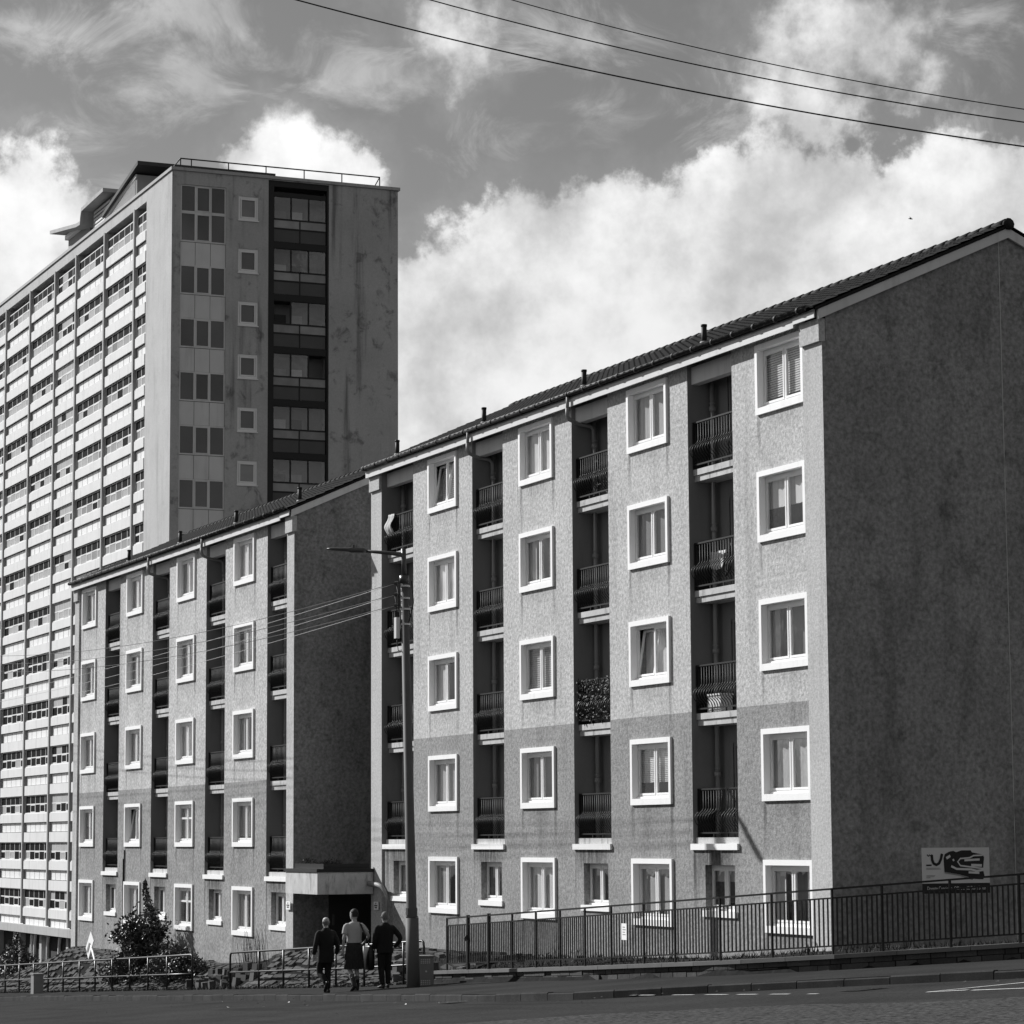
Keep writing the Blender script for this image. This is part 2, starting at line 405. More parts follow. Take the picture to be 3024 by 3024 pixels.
for q, l in ((((11.42, -5.22), (11.45, -3.4), (11.34, -3.4), (11.36, -5.16)), 'thin white line of the tapering road marking'), (((11.42, -5.24), (12.0, -4.92), (11.94, -4.80), (11.40, -5.16)), 'short white wedge at the tip of the road marking'), (((12.2, -4.97), (13.3, -4.60), (13.25, -4.50), (12.15, -4.85)), 'broken white line beside the taper')):
    o = struct('road_marking', sheet(q, 'm', 'paint', .007), 'paint'); o['label'] = l

# stone pitched bank between railings and blocks
bm_ = MB(); X = -62.0; bank_pts = []
bx = [-62 + i * .75 for i in range(0, 65)]
for X in bx:
    yf = -1.46 if X < -27.9 else -.03
    b = qb(X) + .03
    for j in range(9):
        Y = b + (yf - b) * j / 8; bm_.v.append((X, Y, gz(X, Y) + .035))
for i in range(len(bx) - 1):
    for j in range(8): bm_.f.append((i * 9 + j, (i + 1) * 9 + j, (i + 1) * 9 + j + 1, i * 9 + j + 1)); bm_.mi.append(0)
bank = struct('stone_bank', bm_, 'earth', True)
setts = []
X = -61.0
while X < -14.2:
    stp = rnd(.42, .58)
    yf = -1.55 if X < -27.9 else -.1
    Y = qb(X) + .06; 
    while Y < yf - .1:
        w_ = rnd(.17, .26)
        keep = not (-32.0 < X < -27.2 and Y < -2.0) and not (X > -27.2 and Y > -2.2 and random.random() < .55) and random.random() > .05
        if keep:
            xx, yy = X + rnd(-.05, .05) + (Y * .35 % .3), Y + w_ / 2
            z = gz(xx, yy); zy = (gz(xx, yy + .1) - z) / .1; zx = (gz(xx + .1, yy) - z) / .1
            setts.append((xx, yy, z + .04, stp * .94, w_ * .86, math.atan(zy) + rnd(-.05, .05), -math.atan(zx) + rnd(-.04, .04), rnd(-.12, .12), rnd(-.012, .022)))
        Y += w_
    X += stp
sm = MB(); c = [(sx_ * .5 * (.9 if z_ else 1), sy_ * .5 * (.88 if z_ else 1), .05 if z_ else -.06) for z_ in (0, 1) for sy_ in (-1, 1) for sx_ in (-1, 1)]
sm.add(c, ((0, 2, 3, 1), (4, 5, 7, 6), (0, 1, 5, 4), (1, 3, 7, 5), (3, 2, 6, 7), (2, 0, 4, 6)))
sme = sm.mesh('sett', 'sett')
setts.sort(key=lambda q: (Vector(q[:3]) - CAMP).length)
rest = MB()
for i, (x, y, z, l, w_, rx, ry, rz, dz) in enumerate(setts):
    mx = Matrix.Translation((x, y, z + dz)) @ Matrix.Rotation(rz, 4, 'Z') @ Matrix.Rotation(ry, 4, 'Y') @ Matrix.Rotation(rx, 4, 'X') @ Matrix.Diagonal((l, w_, 1, 1))
    if i < 300:
        o = link('sett', sme, bank); o.matrix_local = mx
    else: rest.add([mx @ Vector(q) for q in c], sm.f)
o = link('setts', rest.mesh('setts', 'sett'), bank); o['kind'] = 'stuff'
# upright stone blocks set in the bank
bb = MB(); bb.add([(sx_ * .5 * (.9 if z_ else 1), sy_ * .5 * (.9 if z_ else 1), z_) for z_ in (0, 1) for sy_ in (-1, 1) for sx_ in (-1, 1)], sm.f)
bme = bb.mesh('upright_block', 'block_stone')
spots = [(-32.4 + .62 * i + rnd(-.12, .12), -3.2 + .36 * j + rnd(-.08, .08)) for i in range(9) for j in range(3) if random.random() < .86]
spots += [(-17.6 + .55 * i + rnd(-.1, .1), -2.6 + rnd(-.3, .3)) for i in range(6)]
for x, y in spots:
    z = gz(x, y); o = link('upright_block', bme, bank)
    o.matrix_local = Matrix.Translation((x, y, z - .04)) @ Matrix.Rotation(rnd(-.3, .3), 4, 'Z') @ Matrix.Rotation(rnd(-.12, .12), 4, 'X') @ Matrix.Diagonal((rnd(.24, .34), rnd(.15, .2), rnd(.24, .36), 1))
# litter and grit along the gutter of the road
lt = MB()
for i in range(55):
    X = rnd(-20, 13); Y = qk(X) - abs(random.gauss(0, 1.6)) - .05; z = plane(X, Y) - .095; s_ = rnd(.012, .04); a = rnd(0, 3.1)
    lt.add([(X + s_ * math.cos(a + q), Y + s_ * math.sin(a + q), z + (.02 if k == 1 else 0) + .004) for k, q in enumerate((0, 1.5, 3.2, 4.6))], ((0, 1, 2, 3),), 1 if random.random() < .18 else 0)
o = struct('litter', lt, ['bark', 'white_trim'], kind='stuff'); o['label'] = 'scattered leaves and litter on the road by the kerb'; o['category'] = 'litter'
for (cx, cy, w2, l2) in ((-3.2, -6.75, .22, .3), (8.6, -4.6, .3, .3)):
    gm = MB(); zz = lambda x, y: plane(x, y) - .093
    gm.add([(cx + a * l2, cy + b * w2, zz(cx + a * l2, cy + b * w2)) for a, b in ((-1, -1), (1, -1), (1, 1), (-1, 1))], ((0, 1, 2, 3),))
    gv = struct('drain_cover', gm, 'iron'); gv['label'] = 'iron drain cover set in the road'
# scruffy grass along the back of the pavement
gr = MB()
for i in range(5200):
    X = rnd(-60, -13.5); Y = qb(X) + rnd(-.16, .22) * random.random()
    if random.random() < .4: Y = qb(X) + rnd(0, 1.8)
    if Y > -1.5 and X < -28: continue
    z = max(gz(X, Y), plane(X, Y) if Y < qb(X) else -99); a = rnd(0, 6.28); h_ = rnd(.04, .16); w_ = .014
    gr.add(((X - w_ * math.cos(a), Y - w_ * math.sin(a), z), (X + w_ * math.cos(a), Y + w_ * math.sin(a), z), (X + rnd(-.06, .06), Y + rnd(-.06, .06), z + h_)), ((0, 1, 2),))
for i in range(2600):
    X = rnd(-14.5, 4); Y = qb(X) + rnd(.25, 2.3)
    if Y > -.1 and X < 0: continue
    z = gz(X, Y); a = rnd(0, 6.28); h_ = rnd(.04, .18) * (.4 + abs(noise.noise(Vector((X, Y, 0)))) * 2); w_ = .014
    gr.add(((X - w_ * math.cos(a), Y - w_ * math.sin(a), z), (X + w_ * math.cos(a), Y + w_ * math.sin(a), z), (X + rnd(-.06, .06), Y + rnd(-.06, .06), z + h_)), ((0, 1, 2),))
o = struct('grass', gr, 'grass', kind='stuff'); o['label'] = 'scruffy grass and weeds along the bank and fence foot'; o['category'] = 'grass'

# ------------------------------------------------------------------ the two five-storey blocks
def holed(mb, x0, x1, z0, z1, Y, holes):
    """front facing -Y rectangle with rectangular holes"""
    xs_ = sorted({x0, x1, *[h[0] for h in holes], *[h[1] for h in holes]}); zs_ = sorted({z0, z1, *[h[2] for h in holes], *[h[3] for h in holes]})
    xs_ = [x for x in xs_ if x0 <= x <= x1]; zs_ = [z for z in zs_ if z0 <= z <= z1]
    for xa, xb in zip(xs_, xs_[1:]):
        for za, zb in zip(zs_, zs_[1:]):
            cx, cz = (xa + xb) / 2, (za + zb) / 2
            if any(h[0] < cx < h[1] and h[2] < cz < h[3] for h in holes): continue
            mb.quad((xa, Y, za), (xb, Y, za), (xb, Y, zb), (xa, Y, zb))
def ring(mb, x0, x1, z0, z1, y0, y1, l, r, t, b):
    mb.box(x0, x1, y0, y1, z1 - t, z1); mb.box(x0, x1, y0, y1, z0, z0 + b)
    mb.box(x0, x0 + l, y0, y1, z0 + b, z1 - t); mb.box(x1 - r, x1, y0, y1, z0 + b, z1 - t)
def curtain(parent, x0, x1, z0, z1, Y, mt):
    m = MB(); n = 16
    for i in range(n + 1):
        x = x0 + (x1 - x0) * i / n; yy = Y + (.018 if i % 2 else -.018) + rnd(-.006, .006)
        m.v += [(x, yy, z0), (x, yy, z1)]
    for i in range(n): m.f.append((2 * i, 2 * i + 2, 2 * i + 3, 2 * i + 1)); m.mi.append(0)
    part('curtain', m, mt, parent, True)
def window(root, x0, x1, z0, z1, Yf, surround=True, kind=2, tilt=None, mull=.5, depth=.095, transom=False):
    """x0..x1, z0..z1 are the outer edges of the surround (or of the opening)"""
    if surround:
        m = MB(); ring(m, x0, x1, z0, z1, Yf - .058, Yf + depth + .02, .10, .10, .11, .14)
        wdw = part('window', m, 'white_trim', root)
        ix0, ix1, iz0, iz1 = x0 + .10, x1 - .10, z0 + .14, z1 - .11
    else:
        m = MB(); m.box(x0 - .1, x1 + .1, Yf - .05, Yf + .22, z0 - .13, z0)
        wdw = part('window', m, 'white_trim', root)
        ix0, ix1, iz0, iz1 = x0, x1, z0, z1
    ya = Yf + depth
    f = MB(); xm = ix0 + (ix1 - ix0) * mull
    ring(f, ix0, ix1, iz0, iz1, ya, ya + .07, .035, .035, .075, .075)
    f.box(xm - .025, xm + .025, ya, ya + .07, iz0 + .075, iz1 - .075)
    panes = [(ix0 + .035, xm - .025), (xm + .025, ix1 - .035)]
    if transom:
        zt = iz1 - .075 - (iz1 - iz0) * .30
        f.box(panes[0][0], panes[0][1], ya, ya + .07, zt - .03, zt + .03); f.box(panes[1][0], panes[1][1], ya, ya + .07, zt - .03, zt + .03)
    f.box(ix0 + .0, ix1, ya - .04, ya - .002, iz0, iz0 + .045)
    fr = part('frame', f, 'upvc', wdw)
    for k, (a, b) in enumerate(panes):
        s_ = MB(); zb_, zt_ = iz0 + .075, iz1 - .075
        ring(s_, a, b, zb_, zt_, ya - .012, ya + .040, .045, .045, .045, .045)
        if k == 0: s_.box((a + b) / 2 - .14, (a + b) / 2 + .14, ya - .022, ya - .016, zt_ - .034, zt_ - .02)
        p_ = MB(); p_.box(a + .045, b - .045, ya + .012, ya + .02, zb_ + .045, zt_ - .045)
        so_ = part('sash', s_, 'upvc', wdw); po = part('pane', p_, 'glass', wdw)
        if tilt and k in tilt:
            ang = .16
            mx = Matrix.Translation((0, ya + .03, zb_)) @ Matrix.Rotation(-ang, 4, 'X') @ Matrix.Translation((0, -ya - .03, -zb_))
            so_.matrix_local = mx; po.matrix_local = mx
    if kind is not None:
        yc = ya + (.28 if tilt else .09); st = random.choice((0, 0, 0, 1, 1, 2, 3, 4))
        xa, xb, za, zb = ix0 - .05, ix1 + .05, iz0 - .02, iz1 + .05; mt = 'curtain%d' % kind; w3 = (xb - xa)
        if st == 0: curtain(wdw, xa, xb, za, zb, yc, mt)
        elif st == 1: curtain(wdw, xa, xa + w3 * rnd(.2, .34), za, zb, yc, mt); curtain(wdw, xb - w3 * rnd(.2, .38), xb, za, zb, yc, mt); curtain(wdw, xa, xb, za, zb, yc + .25, 'curtain1')
        elif st == 2: curtain(wdw, xa, xb, zb - (zb - za) * rnd(.3, .6), zb, yc, mt); curtain(wdw, xa, xb, za, zb, yc + .35, 'curtain0')
        elif st == 3:
            m = MB(); n_ = 22; zz = za + (zb - za) * rnd(.0, .3)
            for i in range(n_): z_ = zz + (zb - zz) * i / n_; m.quad((xa, yc, z_), (xb, yc, z_), (xb, yc + .02, z_ + (zb - zz) / n_ * .9), (xa, yc + .02, z_ + (zb - zz) / n_ * .9))
            part('blind', m, mt, wdw); curtain(wdw, xa, xb, za, zb, yc + .35, 'curtain0')
        else: curtain(wdw, xa, xa + w3 * rnd(.4, .62), za, zb, yc, mt); curtain(wdw, xa, xb, za, zb, yc + .4, 'curtain0')
    return wdw
def bar_mesh(Hb):
    pts = []
    prof = [(0, 0), (.05, 0), (.12, -.03), (.22, -.125), (.33, -.165), (.42, -.13), (.52, -.03), (.58, 0), (1, 0)]
    for t, y in prof: pts.append((0, y * .95, t * Hb))
    return MB().tube(pts, .0095, 5).mesh('bar', 'iron', True)
BAR = bar_mesh(.90)
# roof tile: one interlocking pantile
tm = MB(); prof = [(0, .0), (.05, .034), (.12, .040), (.19, .012), (.25, .0), (.30, .004)]
for yy, dz in ((0, .030), (.40, .0)):
    for x, z in prof: tm.v.append((x, yy, z + dz))
for x, z in prof: tm.v.append((x, .004, z - .012))
for i in range(5): tm.f += [(i, i + 1, i + 7, i + 6), (12 + i, 13 + i, i + 1, i)]; tm.mi += [0, 0]
TILE = tm.mesh('roof_tile', 'tile')

def block(root, Yf, pc, pe, pils, bays, piers, cents, zt1, h, wh, dz, kinds, tilts, name):
    xn, xe = -pc, -pe
    ztop = 11.92 + dz; band = zt1 + h + .49; zbase = -4.2
    W_ = 8.6
    wins = [[(-c - 1.0, -c + 1.0, zt1 + h * f - wh, zt1 + h * f) for f in range(5)] for c in cents]
    # facade piers, upper and lower coat
    for pi, ((a, b), ws) in enumerate(zip(piers, wins)):
        holes = [(x0 + .05, x1 - .05, z0 + .05, z1 - .05) for x0, x1, z0, z1 in ws]
        m = MB(); holed(m, -b, -a, band, ztop, Yf, holes); part('wall', m, 'render_' + name, root)
        m = MB(); holed(m, -b, -a, zbase, band, Yf - .004, holes); part('lower_wall', m, 'render_low_' + name, root)
        for f, (x0, x1, z0, z1) in enumerate(ws):
            k = kinds[(pi * 5 + f * 3 + pi) % len(kinds)]
            window(root, x0, x1, z0, z1, Yf, True, k, tilts.get((pi, f)), transom=(name == 'B' and f < 2 and pi == 1))
    # corner pilasters with corbel
    for a, b in pils:
        m = MB(); m.box(-b, -a if a != pc else -a - .024, Yf - .065, Yf + .015, zbase, 11.30 + dz); part('pilaster', m, 'pilaster', root)
        m = MB(); m.box(-b + .0, -a - .03, Yf - .13, Yf + .019, 11.302 + dz, 11.76 + dz); part('corbel', m, 'pilaster', root)
    # balcony bays
    for bi, (a, b) in enumerate(bays):
        x0, x1 = -b, -a; rd = .66
        z0 = 1.345 + (zt1 - 1.152)
        m = MB()
        m.quad((x0 + .003, Yf - (.06 if b in [q[0] for q in pils] else 0), z0), (x0 + .003, Yf - (.06 if b in [q[0] for q in pils] else 0), ztop), (x0 + .003, Yf + rd, ztop), (x0 + .003, Yf + rd, z0))
        m.quad((x1 - .003, Yf, z0), (x1 - .003, Yf + rd, z0), (x1 - .003, Yf + rd, ztop), (x1 - .003, Yf, ztop))
        holes = []
        for k in range(4):
            zs = z0 + .26 + h * k; holes.append((x0 + .62, x0 + 1.5, zs, zs + 2.0))
        holed(m, x0, x1, z0, ztop, Yf + rd, holes)
        m.box(x0, x1, Yf, Yf + rd, ztop - .02, ztop)
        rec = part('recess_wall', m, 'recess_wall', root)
        for (hx0, hx1, hz0, hz1) in holes:
            m = MB(); m.box(hx0, hx1, Yf + rd + .08, Yf + rd + .12, hz0, hz1); dr = part('balcony_door', m, 'door', root)
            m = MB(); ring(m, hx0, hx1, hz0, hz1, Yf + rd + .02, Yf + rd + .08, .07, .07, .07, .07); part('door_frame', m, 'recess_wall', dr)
        # ground floor infill with its small window
        m = MB(); sw = (x1 - .19 - 1.32, x1 - .19, zt1 - .12 - .95, zt1 - .12)
        holed(m, x0, x1, zbase, z0, Yf - .004, [sw]); 
        m.quad((sw[0], Yf - .004, sw[2]), (sw[0], Yf + .3, sw[2]), (sw[0], Yf + .3, sw[3]), (sw[0], Yf - .004, sw[3]))
        m.quad((sw[1], Yf - .004, sw[2]), (sw[1], Yf - .004, sw[3]), (sw[1], Yf + .3, sw[3]), (sw[1], Yf + .3, sw[2]))
        m.quad((sw[0], Yf - .004, sw[3]), (sw[0], Yf + .3, sw[3]), (sw[1], Yf + .3, sw[3]), (sw[1], Yf - .004, sw[3]))
        part('infill_wall', m, 'infill_' + name, root)
        window(root, *sw, Yf, False, kinds[(bi * 2 + 1) % len(kinds)], None, .5, .15)
        m = MB(); m.box(x0 - .03, x1 + .03, Yf - .06, Yf + .1, z0, z0 + .13); part('sill', m, 'white_trim', root)
        # slabs and railings
        for k in range(4):
            zs = z0 + h * k
            m = MB()
            if k: m.box(x0, x1, Yf + .15, Yf + rd, zs, zs + .125); m.box(x0, x1, Yf + .115, Yf + rd, zs + .130, zs + .26)
            else: m.box(x0 + .02, x1 - .02, Yf + .06, Yf + rd, zs + .13, zs + .26)
            part('balcony_slab', m, 'slab', root)
            m = MB(); yr = Yf + .13; zb = zs + .36
            m.box(x0 + .02, x1 - .02, yr - .022, yr + .022, zb + .90, zb + .935); m.box(x0 + .02, x1 - .02, yr - .018, yr + .018, zb - .02, zb + .012)
            m.box(x0 + .02, x0 + .06, yr - .03, yr + .36, zb - .08, zb + .93); m.box(x1 - .06, x1 - .02, yr - .02, yr + .02, zb - .08, zb + .90)
            m.box(x0 + .7, x0 + .73, yr - .015, yr + .015, zs + .26, zb - .02); m.box(x1 - .73, x1 - .7, yr - .015, yr + .015, zs + .26, zb - .02)
            rl = part('railing', m, 'iron', root)
            nb = 16
            for i in range(nb): link('bar', BAR, rl, (x0 + .115 + (x1 - x0 - .23) * i / (nb - 1), yr, zb))
        # head beam and soil pipe
        m = MB(); m.box(x0, x1, Yf + .10, Yf + .30, 11.36 + dz, 11.74 + dz); part('head_beam', m, 'fascia', root)
        m = MB(); xp = x0 + .16; yp = Yf + rd - .14
        m.tube([(xp, yp, z0 + .26), (xp, yp, 11.4 + dz)], .052, 10)
        for k in range(4): zc = z0 + 1.55 + h * k; m.tube([(xp, yp, zc), (xp, yp, zc + .10)], .072, 10); m.tube([(xp, yp, zc + .16), (xp, yp, zc + .19)], .066, 10)
        part('soil_pipe', m, 'pipe', root, True)
    # gables, back wall
    zr0 = 11.90 + dz; sl_ = .447; ridgeY = Yf + W_ / 2; e0 = Yf - .27
    rz = lambda Y: 11.95 + dz + sl_ * ((Y - e0) if Y <= ridgeY else (2 * ridgeY - Y - e0))
    for X, nm in ((xn, 'gable_wall'), (xe, 'gable_wall')):
        m = MB(); Xg = X - (.02 if X == xn else -.02)
        m.add(((Xg, Yf - .065, zbase), (Xg, Yf + W_, zbase), (Xg, Yf + W_, rz(Yf + W_) - .1), (Xg, ridgeY, rz(ridgeY) - .12), (Xg, Yf + .02, rz(Yf) - .1), (Xg, Yf + .02, 11.31 + dz), (Xg, Yf - .065, 11.30 + dz)), ((0, 1, 2, 3, 4, 5, 6),))
        gw = part(nm, m, 'render_gable_shaded', root)
        if X == xn:
            m = MB(); m.box(Xg, Xg + .006, ridgeY - .2, ridgeY - .185, zbase, rz(ridgeY) - .3); part('movement_joint', m, 'slab', gw)
    m = MB(); m.quad((xn, Yf + W_, zbase), (xe, Yf + W_, zbase), (xe, Yf + W_, 12 + dz), (xn, Yf + W_, 12 + dz)); part('back_wall', m, 'render_gable_shaded', root)
    # eaves
    m = MB(); m.box(xe - .05, xn - .90, Yf - .215, Yf - .185, 11.705 + dz, 11.93 + dz); m.box(xe - .05, xn - .92, Yf - .184, Yf + .05, 11.86 + dz, 11.90 + dz)
    m.box(xn - .89, xn - .03, Yf - .23, Yf - .20, 11.765 + dz, 11.93 + dz)
    part('fascia', m, 'fascia', root)
    m = MB(); yg = Yf - .275
    m.tube([(xe - .12, yg, 11.985 + dz), (xn - .25, yg, 11.985 + dz)], .062, 10)
    X = xe
    while X < xn - .3:
        m.tube([(X, yg, 11.985 + dz), (X + .08, yg, 11.985 + dz)], .074, 10); X += .92
    part('gutter', m, 'gutter', root, True)
    # roof deck, tiles, ridge, verge
    m = MB(); ze = rz(e0); zr = rz(ridgeY); xo_ = .09
    m.quad((xe - xo_, e0, ze), (xn + xo_, e0, ze), (xn + xo_, ridgeY, zr), (xe - xo_, ridgeY, zr))
    m.quad((xn + xo_, ridgeY, zr), (xn + xo_, 2 * ridgeY - e0, ze), (xe - xo_, 2 * ridgeY - e0, ze), (xe - xo_, ridgeY, zr))
    m.quad((xn + xo_, e0, ze - .06), (xn + xo_, ridgeY, zr - .06), (xn + xo_, ridgeY, zr), (xn + xo_, e0, ze))
    m.quad((xe - xo_, e0, ze - .05), (xn + xo_, e0, ze - .05), (xn + xo_, Yf, rz(Yf) - .05), (xe - xo_, Yf, rz(Yf) - .05))
    rf = part('roof', m, 'tile', root)
    ang = math.atan(sl_); tl = []
    nrow = int((ridgeY - e0) / math.cos(ang) / .315) + 1; ncol = int((xn - xe + 2 * xo_) / .297)
    for r_ in range(nrow):
        for c_ in range(ncol):
            Y = e0 - .05 + r_ * .315 * math.cos(ang)
            if Y > ridgeY - .12: continue
            tl.append((xn + xo_ - (c_ + 1) * .297 + .01, Y, 11.95 + dz + sl_ * (Y - e0) + .012 + rnd(0, .008), rnd(-.008, .008)))
    tl.sort(key=lambda q: (Vector(q[:3]) - CAMP).length)
    rest = MB()
    for i, (x, y, z, a_) in enumerate(tl):
        mx = Matrix.Translation((x, y, z)) @ Matrix.Rotation(a_, 4, 'Z') @ Matrix.Rotation(ang, 4, 'X')
        if i < 300: o = link('roof_tile', TILE, rf); o.matrix_local = mx
        else: rest.add([mx @ Vector(q) for q in tm.v], tm.f)
    o = link('roof_tiles', rest.mesh('roof_tiles', 'tile'), rf); o['kind'] = 'stuff'
    m = MB(); X = xe - xo_
    while X < xn + xo_ - .01:
        m.tube([(X, ridgeY, zr + .0), (min(X + .45, xn + xo_ + .02), ridgeY, zr + .012)], [.115, .125], 10); X += .44
    part('ridge', m, 'tile', root, True)
    for X in (xn + .0, xe - .06):
        for Ya, Yb in ((Yf - .18, ridgeY), (ridgeY, 2 * ridgeY - Yf + .18)):
            za, zb = rz(Ya) - .07, rz(Yb) - .07; m = MB()
            m.add([(X + dx, Y_, z_ + q) for Y_, z_ in ((Ya, za), (Yb, zb)) for dx, q in ((0, -.20), (.06, -.20), (.06, 0), (0, 0))], ((0, 1, 2, 3), (7, 6, 5, 4), (1, 5, 6, 2), (0, 4, 5, 1), (3, 2, 6, 7), (0, 3, 7, 4)))
            part('bargeboard', m, 'fascia', root)
    return rz

A = thing('apartment_block', (-12.8, 0, -1.2), 'near five storey flats with white window surrounds and dark blank gable on the right', 'flats', 'five storey flats')
CA = [1.956, 8.06, 14.2, 20.29]
rzA = block(A, 0, .14, 25.56, [(.14, .95), (24.73, 25.56)], [(4.07, 6.12), (10.16, 12.15), (16.3, 18.3), (22.47, 24.73)],
            [(.95, 4.07), (6.12, 10.16), (12.15, 16.3), (18.3, 22.47)], CA, 1.152, 2.63, 1.455, 0,
            [3, 2, 3, 2, 3, 1, 2, 3, 2, 3], {(3, 4): (0, 1), (1, 2): (0,)}, 'A')
B = thing('apartment_block', (-40.5, -1.434, -2.2), 'farther five storey flats stepped forward beyond the entrance canopy', 'flats', 'five storey flats')
CB = [32.81 + 6.12 * k for k in range(4)]
rzB = block(B, -1.434, 28.0, 53.1, [(28.0, 28.66), (52.5, 53.1)], [(c - 4.155, c - 2.16) for c in CB],
            [(c - 2.16, c + 1.965) for c in CB[:3]] + [(CB[3] - 2.16, 52.5)], CB, .232, 2.635, 1.451, -.89,
            [2, 1, 2, 1, 3, 1, 2, 1], {(2, 1): (0,)}, 'B')
# roof vents and rainwater swan necks
for root, Yf, rz, lst, dz in ((A, 0, rzA, (6.35, 12.6, 18.8, 25.1), 0), (B, -1.434, rzB, (29.35, 35.45, 41.6, 47.96), -.89)):
    for p in lst:
        y = Yf + .55; z = rz(y); m = MB(); m.tube([(-p, y, z - .1), (-p, y, z + .44)], .062, 10); m.tube([(-p, y, z + .40), (-p, y, z + .45)], .070, 10)
        v = part('roof_vent', m, 'gutter', root, True)
        m = MB(); m.tube([(-p, y, z - .02), (-p, y, z + .07)], [.13, .085], 10); part('flashing', m, 'pipe', v, True)
for root, Yf, dz, ps in ((A, 0, 0, (11.75, 17.9)), (B, -1.434, -.89, (36.4, 42.5))):
    for p in ps:
        m = MB(); x = -p
        m.tube([(x, Yf - .275, 11.95 + dz), (x, Yf - .285, 11.62 + dz)], .042, 8)
        m.tube([(x, Yf - .29, 11.66 + dz), (x, Yf - .29, 11.48 + dz), (x - .04, Yf - .22, 11.40 + dz), (x - .2, Yf + .1, 11.33 + dz), (x - .23, Yf + .42, 11.30 + dz), (x - .23, Yf + .5, 11.22 + dz), (x - .23, Yf + .5, 10.9 + dz)], .05, 8)
        part('rainwater_pipe', m, 'pipe', root, True)

# ------------------------------------------------------------------ tower block
TX, TY = -80.53, 10.05
T = thing('tower_block', (TX - 24, TY + 6, -6), 'tall concrete tower block with white banded side and dark balcony stack', 'tower block')
TL = 50.0; TW = 11.8; ZT = 34.2; ST = 2.635; ZW = 33.2; NF = 14
zw = lambda k: ZW - ST * k
m = MB(); m.box(TX - 4.55, TX - .01, TY, TY + .35, -6.5, ZT); part('side_wall', m, 'concrete_lit', T)
m = MB(); m.box(TX - TL, TX - 4.553, TY, TY + .5, 33.62, ZT); part('parapet_band', m, 'concrete_lit', T)
m = MB(); m.box(TX - TL - .1, TX + .08, TY - .07, TY + .4, ZT + .003, ZT + .16); m.box(TX - .35, TX + .08, TY + .403, TY + TW + .1, ZT + .003, ZT + .16); part('coping', m, 'concrete_fin', T)
m = MB(); m.quad((TX - TL, TY + TW, -8), (TX, TY + TW, -8), (TX, TY + TW, ZT), (TX - TL, TY + TW, ZT)); m.quad((TX - TL, TY, -8), (TX - TL, TY + TW, -8), (TX - TL, TY + TW, ZT), (TX - TL, TY, ZT))
part('back_wall', m, 'concrete_end', T)
m = MB(); m.quad((TX - TL, TY, ZT - .1), (TX, TY, ZT - .1), (TX, TY + TW, ZT - .1), (TX - TL, TY + TW, ZT - .1)); part('flat_roof', m, 'roof_felt', T)
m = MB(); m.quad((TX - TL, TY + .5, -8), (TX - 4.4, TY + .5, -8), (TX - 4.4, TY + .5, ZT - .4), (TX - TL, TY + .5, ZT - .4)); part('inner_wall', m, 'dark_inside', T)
fins = [6.63, 12.47, 18.46, 23.17, 29.13, 35.27, 41.2, 46.0]
for p in fins:
    m = MB(); m.box(TX - p - .11, TX - p + .11, TY - .09, TY + .45, -3.0, 33.618); part('fin', m, 'concrete_fin', T)
bx_ = [(4.56, fins[0] - .112, 2)] + [(a + .112, b - .112, n) for a, b, n in zip(fins, fins[1:], (5, 5, 4, 5, 5, 5, 4))]
panes, panels = [], []
